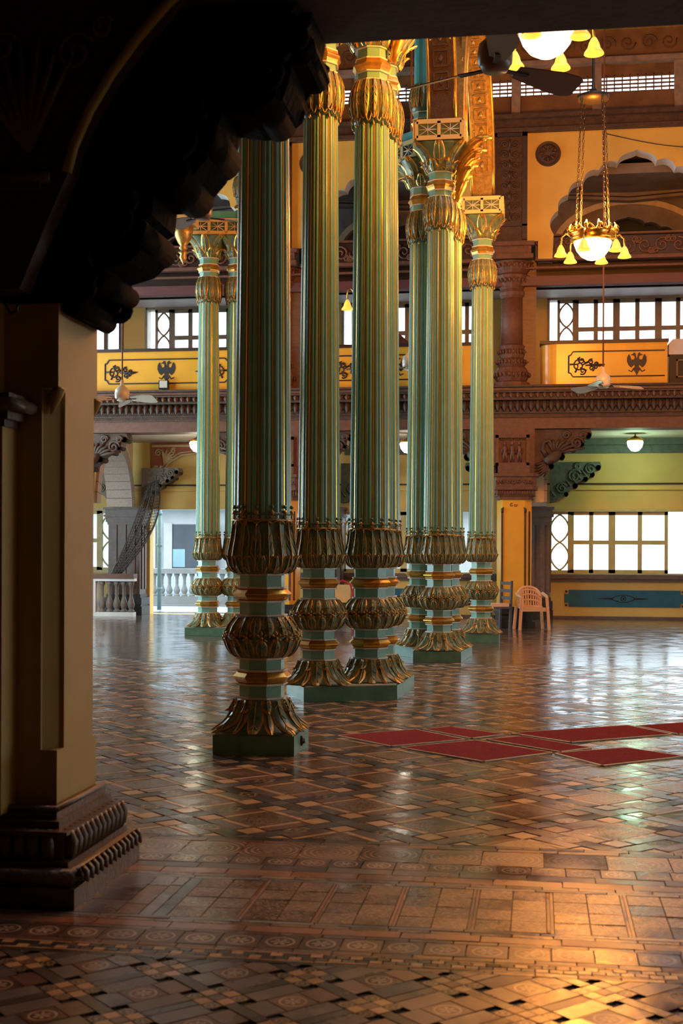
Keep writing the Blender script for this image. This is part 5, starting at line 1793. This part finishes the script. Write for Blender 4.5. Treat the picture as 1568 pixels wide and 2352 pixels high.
def rib_arch(p, q, label, z0=7.36, rise=2.3, top=11.2, gold=True):
    """Deep coffered arch with spandrel wall from column p to column q."""
    a, b = Vector((p[0], p[1], 0)), Vector((q[0], q[1], 0))
    t = thing('rib_arch', label, 'arch', (p[0], p[1], z0))
    d = (b - a); L = d.length; dn = d.normalized(); n = Vector((dn.y, -dn.x, 0))
    N = 26
    path = [a * 0 + dn * (L * (0.5 - 0.5 * cos(pi * i / N))) + Vector((0, 0, rise * max(0.0, sin(pi * i / N)) ** 0.8)) for i in range(N + 1)]
    band = MB()
    for i in range(N):
        u0, u1 = path[i], path[i + 1]
        c = (path[N // 2] * 0 + dn * L / 2)
        for sgn, m in ((0, 0),):
            o0 = (u0 - c).normalized() * 0.20; o1 = (u1 - c).normalized() * 0.20
            vs = [tuple(u0 - n * 0.17), tuple(u0 + n * 0.17), tuple(u1 + n * 0.17), tuple(u1 - n * 0.17), tuple(u0 + o0 - n * 0.17), tuple(u0 + o0 + n * 0.17), tuple(u1 + o1 + n * 0.17), tuple(u1 + o1 - n * 0.17)]
            band._add(vs, [(3, 2, 1, 0), (4, 5, 6, 7), (0, 1, 5, 4), (1, 2, 6, 5), (2, 3, 7, 6), (3, 0, 4, 7)])
    band.build('arch_band', [M['gold_dull'] if gold else M['carved']], t)
    for i in range(1, N - 1, 1):
        u = (path[i] + path[i + 1]) / 2
        c = dn * L / 2
        inn = (c - u).normalized()
        tt = (path[i + 1] - path[i]).normalized()
        mb = MB()
        e = u + inn * 0.012
        w, h = 0.10, (path[i + 1] - path[i]).length * 0.36
        for s1 in (-1, 1):
            mb.bar(e + n * s1 * w - tt * h, e + n * s1 * w + tt * h, 0.03, 0.03)
            mb.bar(e - n * w + tt * s1 * h, e + n * w + tt * s1 * h, 0.03, 0.03)
        mb.tube([tuple(e - tt * h * 0.6), tuple(e + inn * 0.02), tuple(e + tt * h * 0.6)], [0.01, 0.035, 0.01], 6)
        mb.build('coffer', [M['gold_dull'] if gold else M['carved']], t)
    sp = MB()
    for i in range(N):
        u0, u1 = path[i], path[i + 1]
        for sg in (-1, 1):
            o = n * sg * 0.11
            z0_, z1_ = u0.z + 0.15, u1.z + 0.15
            vs = [(u0.x + o.x, u0.y + o.y, z0_), (u1.x + o.x, u1.y + o.y, z1_), (u1.x + o.x, u1.y + o.y, top - z0), (u0.x + o.x, u0.y + o.y, top - z0)]
            sp._add(vs, [(0, 1, 2, 3) if sg > 0 else (3, 2, 1, 0)])
    sp.build('spandrel_wall', [M['carved']], t)
    bd = MB()
    for sg in (-1, 1):
        bd.tube([tuple(u + n * sg * 0.18 + Vector((0, 0, 0.08))) for u in path], 0.028, 6)
        for i in range(2, N - 1, 2):
            u = path[i]
            bd.tube([(u.x + n.x * sg * 0.13 + dn.x * r_ * cos(w_), u.y + n.y * sg * 0.13 + dn.y * r_ * cos(w_), u.z + 0.36 + r_ * sin(w_)) for r_, w_ in [(0.11 - 0.09 * j / 12, j * 0.7) for j in range(13)]], 0.018, 5)
    bd.build('gilt_border', [M['gold']], t)
    return t


rib_arch((C3[1][0] + 0.02, C3[1][1] - 0.1), (C2[2][0], C2[2][1]), 'dark gilt coffered arch between the middle group and the triple group', gold=False)
rib_arch((C4[0], C4[1] - 0.05), (C3[2][0] + 0.05, C3[2][1]), 'bright gilt coffered arch between the chair-side column and the middle group')
rib_arch((C5[0][0] - 0.475, C5[0][1] + 0.1), (-9.4, 22.9), 'gilt coffered arch leaving the doorway column pair behind the black bracket')
pd = thing('gilt_pendant', 'gilt turned pendant with leaf cup hanging beside the doorway columns', 'pendant', tuple(at(418, 560, 22.75)))
MB().lathe([(0.0, -0.36), (0.04, -0.30), (0.07, -0.24), (0.05, -0.19), (0.09, -0.15), (0.03, -0.12), (0.08, -0.08), (0.05, -0.04), (0.10, 0.02), (0.16, 0.16), (0.18, 0.30)], 14).build('turned_drop', [M['gold_dull']], pd)
MB().box(-0.22, 0.22, -0.22, 0.22, 0.30, 0.46).build('block', [M['cream_band']], pd)
sc_ = MB()
sc_.tube([(p, -0.1, q) for p, q in spiral(0.0, 0.72, 0.20, 0.03, 1.4, 1.6)], 0.045, 8)
sc_.tube([(0.12, 0, 0.46), (0.16, 0, 0.65), (0.22, 0, 0.9)], [0.07, 0.08, 0.05], 8)
sc_.build('scroll', [M['gold_dull']], pd)


# ================================================================== CHANDELIERS AND LAMPS
ORANGE = (1.0, 0.33, 0.04)


def bell_shade(mb, c, s=1.0):
    mb.lathe([(0.022 * s, c[2] + 0.12 * s), (0.035 * s, c[2] + 0.10 * s), (0.055 * s, c[2] + 0.06 * s), (0.068 * s, c[2] + 0.01 * s), (0.098 * s, c[2] - 0.03 * s), (0.105 * s, c[2] - 0.05 * s), (0.09 * s, c[2] - 0.045 * s), (0.02 * s, c[2] + 0.05 * s)], 16, c=(c[0], c[1]), cap=False)


def chandelier(loc, label, power, arms=6, top=12.55, sc=0.9):
    t = thing('chandelier', label, 'chandelier', loc, radians(12), 'brass bowl chandeliers', sc)
    MB().lathe([(0.0, -0.30), (0.09, -0.29), (0.18, -0.24), (0.25, -0.15), (0.285, -0.06), (0.29, 0.0), (0.27, 0.0), (0.0, -0.26)], 28).build('glass_bowl', [M['bowl']], t)
    MB().lathe([(0.285, -0.02), (0.33, -0.01), (0.35, 0.03), (0.33, 0.06), (0.37, 0.09), (0.36, 0.13), (0.30, 0.14), (0.285, 0.10)], 28).build('brass_rim', [M['brass']], t)
    cr = MB()
    for k in range(12):
        a = 2 * pi * k / 12
        cr.tube([(0.35 * cos(a), 0.35 * sin(a), 0.10), (0.39 * cos(a), 0.39 * sin(a), 0.17), (0.34 * cos(a), 0.34 * sin(a), 0.25)], [0.02, 0.028, 0.008], 6)
        cr.tube([(0.34 * cos(a + t_ * 0.26), 0.34 * sin(a + t_ * 0.26), 0.16 + 0.05 * sin(pi * t_)) for t_ in (0, 0.5, 1, 1.5, 2)], 0.012, 5)
    cr.build('brass_crown', [M['brass']], t)
    for k in range(arms):
        a = 2 * pi * k / arms
        am = MB()
        am.tube([(0.34 * cos(a), 0.34 * sin(a), 0.06), (0.42 * cos(a), 0.42 * sin(a), 0.10), (0.49 * cos(a), 0.49 * sin(a), 0.04), (0.50 * cos(a), 0.50 * sin(a), -0.10)], 0.014, 6)
        o = am.build('arm', [M['brass']], t)
        sh_ = MB(); bell_shade(sh_, (0.50 * cos(a), 0.50 * sin(a), -0.20)); sh_.build('bell_shade', [M['bell']], o)
    for k in range(4):
        a = 2 * pi * k / 4 + 0.4
        ch = MB()
        p0 = Vector((0.32 * cos(a), 0.32 * sin(a), 0.14)); p1 = Vector((0.22 * cos(a), 0.22 * sin(a), 2.2))
        nl = 26
        for i in range(nl):
            c = p0 + (p1 - p0) * ((i + 0.5) / nl)
            h = (p1 - p0).length / nl * 0.62
            ax = (cos(a), sin(a)) if i % 2 else (-sin(a), cos(a))
            ch.tube([(c.x + ax[0] * 0.016 * cos(w), c.y + ax[1] * 0.016 * cos(w), c.z + h * sin(w)) for w in [2 * pi * j / 8 for j in range(8)]], 0.006, 4, closed=True)
        ch.build('chain', [M['iron']], t)
    MB().lathe([(0.03, 2.16), (0.24, 2.18), (0.25, 2.24), (0.08, 2.30), (0.03, 2.36), (0.022, 2.5), (0.022, (top - loc[2]) / sc)], 12).build('hanging_rod', [M['iron']], t)
    for nm, dz, e, r in (('bowl_light', 0.40, power * 0.85, 0.28), ('under_light', -0.50, power * 0.15, 0.2)):
        lamp(nm, 'POINT', (loc[0], loc[1], loc[2] + dz), e, ORANGE, shadow_soft_size=r)
    return t


chandelier(tuple(at(1250, 66, 12.2)), 'large lit brass bowl chandelier hanging close under the beam', 820)
chandelier(tuple(at(1358, 553, 18.2)), 'lit brass bowl chandelier on long chains in front of the cusped arch', 1150)


def globe_lamp(loc, label, m, power, col, drop=0.10):
    t = thing('globe_lamp', label, 'lamp', loc, 0, 'gallery globe lamps')
    MB().lathe([(0.0, -0.20), (0.08, -0.18), (0.15, -0.10), (0.175, 0.0), (0.16, 0.03), (0.0, 0.03)], 20).build('glass_globe', [m], t)
    MB().lathe([(0.0, 0.035), (0.18, 0.035), (0.19, 0.06), (0.12, 0.09), (0.05, 0.12), (0.015, 0.14), (0.015, 0.14 + drop)], 20).build('brass_cap', [M['brass']], t)
    lamp('globe_light', 'POINT', (loc[0], loc[1], loc[2] - 0.32), power, col, shadow_soft_size=0.15)


globe_lamp(tuple(at(1457, 1016, 28.0)), 'pale green lit globe lamp over the blue dado panel', M['globe_green'], 30, (0.60, 1.0, 0.62))
globe_lamp(tuple(at(452, 1018, 28.5)), 'white lit globe lamp under the gallery ceiling near the terrace doorway', M['globe_warm'], 22, (1.0, 0.85, 0.62))
globe_lamp(tuple(at(935, 1020, 28.0)), 'white lit globe lamp seen between the triple and middle column groups', M['globe_warm'], 22, (1.0, 0.85, 0.62))
globe_lamp((3.2, 4.7, 4.10), 'added unseen globe lamp under the dark gallery ceiling, fill for the near floor', M['globe_warm'], 6, (1.0, 0.62, 0.34), 0.2)  # fill light added out of view to brighten the pier and near floor

wl = thing('wall_lamp', 'amber bell wall lamp on a curled brass arm beside the upper gallery', 'lamp', tuple(at(795, 705, 26.2)))
s_ = MB(); bell_shade(s_, (0, 0, 0), 1.15); s_.build('bell_shade', [M['bell']], wl)
MB().tube([(0, 0, 0.12), (0, 0, 0.30), (0.03, 0, 0.36), (0.09, 0, 0.36), (0.13, 0, 0.28), (0.15, 0, 0.20)], 0.016, 6).lathe([(0.0, 0.10), (0.05, 0.14), (0.06, 0.25), (0.04, 0.36), (0.0, 0.40)], 10, c=(0.17, 0)).build('arm', [M['brass']], wl)
# flat dark canopy and brown shelf seen beyond the middle balcony
cn = thing('gallery_canopy', 'dark sloped canopy standing behind the middle balcony rail', 'canopy', tuple(at(915, 793, 27.2)))
MB().prism([(-0.9, 0.0), (0.25, 0.0), (-0.15, 0.36), (-0.9, 0.70)], 'y', -0.2, 0.2).build('roof_slope', [M['mauve_beam']], cn)
MB().box(-0.9, 0.25, -0.22, 0.22, -1.25, 0.0).build('frame', [M['dark_wood']], cn)


# ================================================================== CEILING FANS
def fan(loc, label, phase, mb_, mm, top, nbl=3, R=0.68, pitch=12, motor=0.12):
    t = thing('ceiling_fan', label, 'fan', loc, 0, 'ceiling fans')
    MB().lathe([(0.0, -0.02), (motor * 0.7, -0.02), (motor, 0.03), (motor * 1.05, 0.10), (motor * 0.95, 0.17), (motor * 0.5, 0.22), (0.03, 0.25), (0.025, 0.33)], 20).build('motor', [mm], t)
    MB().lathe([(0.014, 0.30), (0.014, top - loc[2])], 8).build('down_rod', [M['red_stone']], t)
    for k in range(nbl):
        a = phase + 2 * pi * k / nbl
        bl = MB()
        def fn(u, v):
            r = motor + 0.06 + (R - motor - 0.06) * u
            w = (0.055 + 0.05 * min(1, u * 1.6)) * (1 - 0.25 * max(0, (u - 0.86) / 0.14) ** 2)
            s = (v * 2 - 1) * w
            return (r, s, 0.01 + s * math.tan(radians(pitch)) - 0.02 * u)
        bl.sheet(fn, 10, 4, 0, True)
        k0 = len(bl.v)
        bl.sheet(lambda u, v: tuple(Vector(fn(u, 1 - v)) - Vector((0, 0, 0.006))), 10, 4, 0, True)
        o = bl.build('blade', [mb_], t, rot=(0, 0, a))
        MB().bar((motor * 0.8, 0, 0.0), (motor + 0.16, 0, 0.0), 0.045, 0.012).build('blade_iron', [M['iron']], o)
    return t


fan(tuple(at(1132, 158, 9.2)), 'brown ceiling fan with polished blades close under the beam', YAW + radians(28), M['fan_brown'], M['fan_brown'], 12.55, 3, 0.72, -20, 0.12)
fan(tuple(at(1383, 888, 22.0)), 'pale ceiling fan hanging in front of the balcony bird above the plastic chair', YAW + radians(5), M['fan_cream'], M['fan_cream'], 12.55, 3, 0.68, 20)
fan(tuple(at(279, 918, 22.0)), 'pale ceiling fan with mirror-bright blade in front of the balcony over the terrace doorway', YAW + radians(-25), M['fan_cream'], M['fan_cream'], 12.55, 3, 0.66, -28)
fan(tuple(at(462, 500, 16.5)), 'polished ceiling fan just below the black scroll bracket', YAW + radians(-100), M['fan_steel'], M['fan_brown'], 12.55, 3, 0.55, 20)
fan(tuple(at(940, 846, 20.0)), 'pale ceiling fan half hidden behind the middle column group', YAW + radians(200), M['fan_cream'], M['fan_cream'], 12.55, 3, 0.60)


# ================================================================== CARPET SQUARES
CARPETS = [
    ('crimson carpet square nearest the triple column group', [(-1.58, 10.47), (-1.00, 10.93), (-0.57, 10.44), (-1.10, 9.98)]),
    ('narrow crimson carpet strip behind the square nearest the triple columns', [(-0.93, 10.98), (-0.72, 11.15), (-0.27, 10.77), (-0.51, 10.52)]),
    ('large red carpet square at the front of the carpet group', [(-1.01, 9.92), (-0.48, 10.39), (0.11, 9.86), (-0.37, 9.37)]),
    ('narrow red carpet strip in the middle of the carpet group', [(-0.38, 10.47), (-0.12, 10.68), (0.41, 10.15), (0.18, 9.92)]),
    ('long red carpet at the rear of the carpet group', [(-0.19, 10.86), (0.78, 11.52), (1.10, 11.04), (0.27, 10.43)]),
    ('red carpet square at the front of the group with a pale edge all round', [(0.15, 9.83), (0.68, 10.20), (1.06, 9.85), (0.46, 9.33)]),
    ('red carpet strip next to the end of the long rear carpet', [(0.86, 11.50), (1.5, 11.95), (1.75, 11.5), (1.16, 11.06)]),
]
for lab, P4 in CARPETS:
    cx = sum(p[0] for p in P4) / 4; cy = sum(p[1] for p in P4) / 4
    t = thing('carpet_square', lab, 'carpet', (cx, cy, 0.0), 0, 'red carpet squares')
    loc4 = [(a - cx, b - cy) for a, b in P4]
    inner = [(a * 0.975, b * 0.975) for a, b in loc4]
    MB().prism(inner, 'z', 0.0, 0.010).build('pile', [M['carpet']], t)
    for i in range(4):
        a, b = loc4[i], loc4[(i + 1) % 4]
        MB().bar((a[0], a[1], 0.004), (b[0], b[1], 0.004), 0.035, 0.008).build('edging', [M['chalk']], t)


# ================================================================== CHAIRS
ch = thing('plastic_chair', 'peach plastic armchair with slotted back in front of the ochre pier', 'chair', (-0.10, 25.50, 0), radians(14))
seat = MB()
seat.prism([(-0.24, -0.22), (-0.20, -0.25), (0.20, -0.25), (0.24, -0.22), (0.21, 0.20), (-0.21, 0.20)], 'z', 0.405, 0.43)
seat.box(-0.23, 0.23, -0.25, -0.235, 0.36, 0.41)
seat.build('seat', [M['plastic']], ch)
for sx in (-1, 1):
    for sy, top_ in ((-1, 0.62), (1, 0.50)):
        lg = MB()
        x0, y0 = sx * 0.25, -0.24 if sy < 0 else 0.22
        lg.sheet(lambda u, v: (0, 0, 0), 1, 1)
        lg = MB()
        lg.bar((sx * 0.285, y0 * 1.08, 0.0), (sx * 0.245, y0, top_ - (0.0 if sy < 0 else 0.06)), 0.055, 0.03, up=(0, 1, 0))
        lg.bar((sx * 0.275, y0 * 1.08, 0.0), (sx * 0.235, y0, top_ - (0.0 if sy < 0 else 0.06)), 0.03, 0.05, up=(0, 1, 0))
        lg.build('leg', [M['plastic']], ch)
    ar_ = MB()
    ar_.tube([(sx * 0.25, -0.25, 0.62), (sx * 0.265, -0.12, 0.65), (sx * 0.27, 0.04, 0.665), (sx * 0.255, 0.16, 0.70)], [0.024, 0.03, 0.03, 0.028], 8)
    ar_.build('armrest', [M['plastic']], ch)
bk = MB()


def back_pt(a, z, d=0.0):
    return ((0.25 + 0.02 * (z - 0.43)) * sin(a), 0.12 + 0.11 * cos(a) + 0.14 * (z - 0.43) + d, z)


def back_top(a):
    return 0.82 - 0.20 * abs(a / 1.25) ** 2.2


for i in range(13):
    a = -1.2 + 2.4 * i / 12
    zt = back_top(a)
    bk.bar(back_pt(a, 0.43), back_pt(a, zt), 0.026, 0.014, up=(0, 1, 0))
for zf in (0.0, 0.34, 0.62, 0.86):
    bk.tube([back_pt(-1.2 + 2.4 * i / 16, 0.44 + (back_top(-1.2 + 2.4 * i / 16) - 0.44) * zf) for i in range(17)], 0.018 if zf else 0.022, 6)
bk.tube([back_pt(-1.25 + 2.5 * i / 20, back_top(-1.25 + 2.5 * i / 20)) for i in range(21)], 0.026, 8)
bk.build('backrest', [M['plastic']], ch)

wc = thing('wooden_chair', 'dark wooden chair with orange cushion half hidden behind the pale green column', 'chair', tuple(at(1140, 1440, 24.9) * Vector((1, 1, 0)) if False else (at(1138, 1440, 24.9).x, at(1138, 1440, 24.9).y, 0)), radians(-60))
for sx in (-1, 1):
    MB().bar((sx * 0.20, -0.2, 0), (sx * 0.20, -0.2, 0.45), 0.04, 0.04, up=(0, 1, 0)).build('leg', [M['dark_wood']], wc)
    MB().bar((sx * 0.20, 0.2, 0), (sx * 0.20, 0.24, 0.95), 0.04, 0.04, up=(0, 1, 0)).build('leg', [M['dark_wood']], wc)
MB().box(-0.22, 0.22, -0.22, 0.22, 0.42, 0.46).build('seat', [M['dark_wood']], wc)
MB().prism([(-0.2, -0.2), (0.2, -0.2), (0.2, 0.18), (-0.2, 0.18)], 'z', 0.46, 0.52).build('cushion', [M['plastic']], wc)
for z in (0.62, 0.76, 0.90):
    MB().bar((-0.2, 0.225, z), (0.2, 0.225, z), 0.02, 0.06).build('back_slat', [M['dark_wood']], wc)
rp_ = at(787, 1440, 25.2)
rc = thing('red_chair', 'red hoop-backed chair seen between the triple columns', 'chair', (rp_.x, rp_.y, 0), radians(10))
MB().tube([(-0.20, 0.18, 0.0), (-0.20, 0.19, 0.7), (-0.15, 0.2, 0.86), (0.0, 0.2, 0.93), (0.15, 0.2, 0.86), (0.20, 0.19, 0.7), (0.20, 0.18, 0.0)], 0.022, 8).build('hoop_back', [M['red_plastic']], rc)
for sx in (-1, 1):
    MB().tube([(sx * 0.20, -0.2, 0.0), (sx * 0.19, -0.19, 0.45)], 0.018, 8).build('leg', [M['red_plastic']], rc)
MB().box(-0.21, 0.21, -0.21, 0.20, 0.43, 0.46).build('seat', [M['red_plastic']], rc)
MB().box(-0.16, 0.16, 0.185, 0.205, 0.5, 0.85).build('back_panel', [M['cream_band']], rc)


# ================================================================== TERRACE DOORWAY: BALUSTRADE, NET, PIPE, OUTDOORS
def baluster_profile(h, r):
    return [(r * 0.9, 0), (r * 0.9, h * 0.06), (r * 0.5, h * 0.09), (r * 0.75, h * 0.14), (r, h * 0.24), (r * 0.8, h * 0.36), (r * 0.5, h * 0.48), (r * 0.42, h * 0.54), (r * 0.55, h * 0.58), (r * 0.45, h * 0.64), (r * 0.55, h * 0.86), (r * 0.8, h * 0.90), (r * 0.8, h)]


bs = thing('stone_balustrade', 'low stone balustrade with fluted grey balusters left of the doorway pilaster'.replace('left of', 'beside'), 'balustrade', (-9.98, 28.55, 0))
MB().box(-0.5, 0.98, -0.10, 0.12, 0.0, 0.10).build('plinth', [M['white_plaster']], bs)
MB().box(-0.52, 1.0, -0.13, 0.15, 0.86, 0.97).build('handrail', [M['red_stone']], bs)
MB().box(-0.5, 1.0, -0.10, 0.12, 0.80, 0.86).build('upper_course', [M['white_plaster']], bs)
MB().box(-0.06, 0.10, -0.11, 0.13, 0.10, 0.80).build('end_post', [M['white_plaster']], bs)
bm = MB().lathe(baluster_profile(0.70, 0.085), 12).mesh('baluster', [M['grey_stone']])
for k in range(5):
    put('baluster', bm, bs, loc=(0.22 + k * 0.17, 0.01, 0.10))

ts = thing('terrace_balustrade', 'white balustrade with bulbous balusters on the sunlit terrace', 'balustrade', (-10.5, 35.2, 0))
MB().box(-3.0, 7.5, -0.15, 0.15, 0.0, 0.24).build('plinth', [M['bal_blue']], ts)
MB().box(-3.0, 7.5, -0.16, 0.16, 0.86, 1.0).build('handrail', [M['bal_blue']], ts)
bm2 = MB().lathe(baluster_profile(0.62, 0.095), 12).mesh('baluster', [M['bal_blue']])
for k in range(34):
    put('baluster', bm2, ts, loc=(-2.6 + k * 0.215, 0, 0.24))
pp = at(366, 1400, 33.0)
bp_ = thing('drain_pipe', 'pale blue vertical drain pipe at the edge of the terrace doorway', 'pipe', (pp.x, pp.y, 0))
MB().lathe([(0.055, 0.0), (0.055, 3.4)], 12).build('tube', [M['pipe']], bp_)
for z in (0.5, 1.6, 2.4):
    MB().lathe([(0.058, z), (0.075, z), (0.075, z + 0.07), (0.058, z + 0.07)], 12).build('collar', [M['pipe']], bp_)
struct('ground', MB().box(-40, 30, 30.95, 90, -0.35, -0.05).box(-13, 12, 30.2, 35.5, -0.05, -0.02), [M['ground']])

hb = thing('white_building', 'white building with pale open shutters across the sunlit terrace', 'building', (-13.0, 46.0, -0.05))
MB().box(-8, 12, 0, 6, 0.0, 3.0).build('wall', [M['facade']], hb)
MB().box(-8.2, 12.2, -0.5, 6, 3.0, 3.25).build('eave', [M['facade_blue']], hb)
MB().box(-8, 12, 0.3, 6, 3.25, 4.6).build('upper_wall', [M['facade']], hb)
for k in range(5):
    x0 = -2.4 + k * 2.3
    w = MB().box(x0, x0 + 1.1, -0.03, 0.0, 0.9, 2.5).build('window', [M['dark_opening']], hb)
    MB().box(x0 + 0.05, x0 + 0.5, -0.05, -0.03, 0.95, 1.6).build('pane', [M['facade_blue']], w)
    MB().bar((x0 - 0.25, -0.2, 1.7), (x0 + 0.02, -0.06, 1.7), 0.04, 1.7).build('shutter', [M['shutter']], hb)
    MB().bar((x0 + 1.08, -0.06, 1.7), (x0 + 1.75, -0.25, 1.7), 0.04, 1.7).build('shutter', [M['shutter']], hb)

# gathered pigeon net tied back against the stone pilaster
nt_ = thing('pigeon_net', 'grey bird net gathered and tied beside the terrace doorway pilaster', 'net', (-9.0, 29.2, 1.0))
n0, n1 = at(352, 1108, 29.9), at(268, 1318, 29.9)
org = Vector((-9.0, 29.2, 1.0))
strands = []
mbn = MB()
NS = 26
for k in range(NS):
    u = k / (NS - 1)
    pts = []
    for i in range(17):
        v = i / 16
        spread = 0.20 + 0.55 * max(0.0, sin(pi * v)) ** 0.9 * (1 - 0.45 * v)
        c = n0 + (n1 - n0) * v + Vector((0.16 * sin(pi * v), 0, -0.05 * sin(pi * v)))
        off = (u - 0.5) * spread
        p = c + Vector((off * 0.95, 0.06 * sin(u * 21 + v * 5), off * 0.32 * (1 - v)))
        pts.append(p - org)
    strands.append(pts)
    mbn.tube([tuple(p) for p in pts], 0.008, 3)
for i in range(17):
    for j in range(2):
        mbn.tube([tuple((strands[k][i] + (strands[k][min(i + 1, 16)] - strands[k][i]) * j * 0.5) + Vector((0, 0.01 * (k % 2), 0.02 * (k % 2)))) for k in range(NS)], 0.0065, 3)
mbn.build('net_cords', [M['net']], nt_, kind='stuff')
MB().tube([tuple(n0 - org + Vector((-0.12, 0, 0.02))), tuple(n0 - org + Vector((0, 0.14, 0.03))), tuple(n0 - org + Vector((0.12, 0, 0.02)))], 0.03, 6).build('tie', [M['net']], nt_)
# swagged cable across the orange wall
cb_ = thing('hanging_cable', 'thin dark cable swagged across the orange wall above the cusped arch', 'cable', (1.4, AY - 0.06, 9.6))
MB().tube([(-0.1 + 1.9 * i / 12, -0.02, 0.02 - 0.34 * sin(pi / 2 * i / 12)) for i in range(13)], 0.008, 5).build('wire', [M['iron']], cb_)
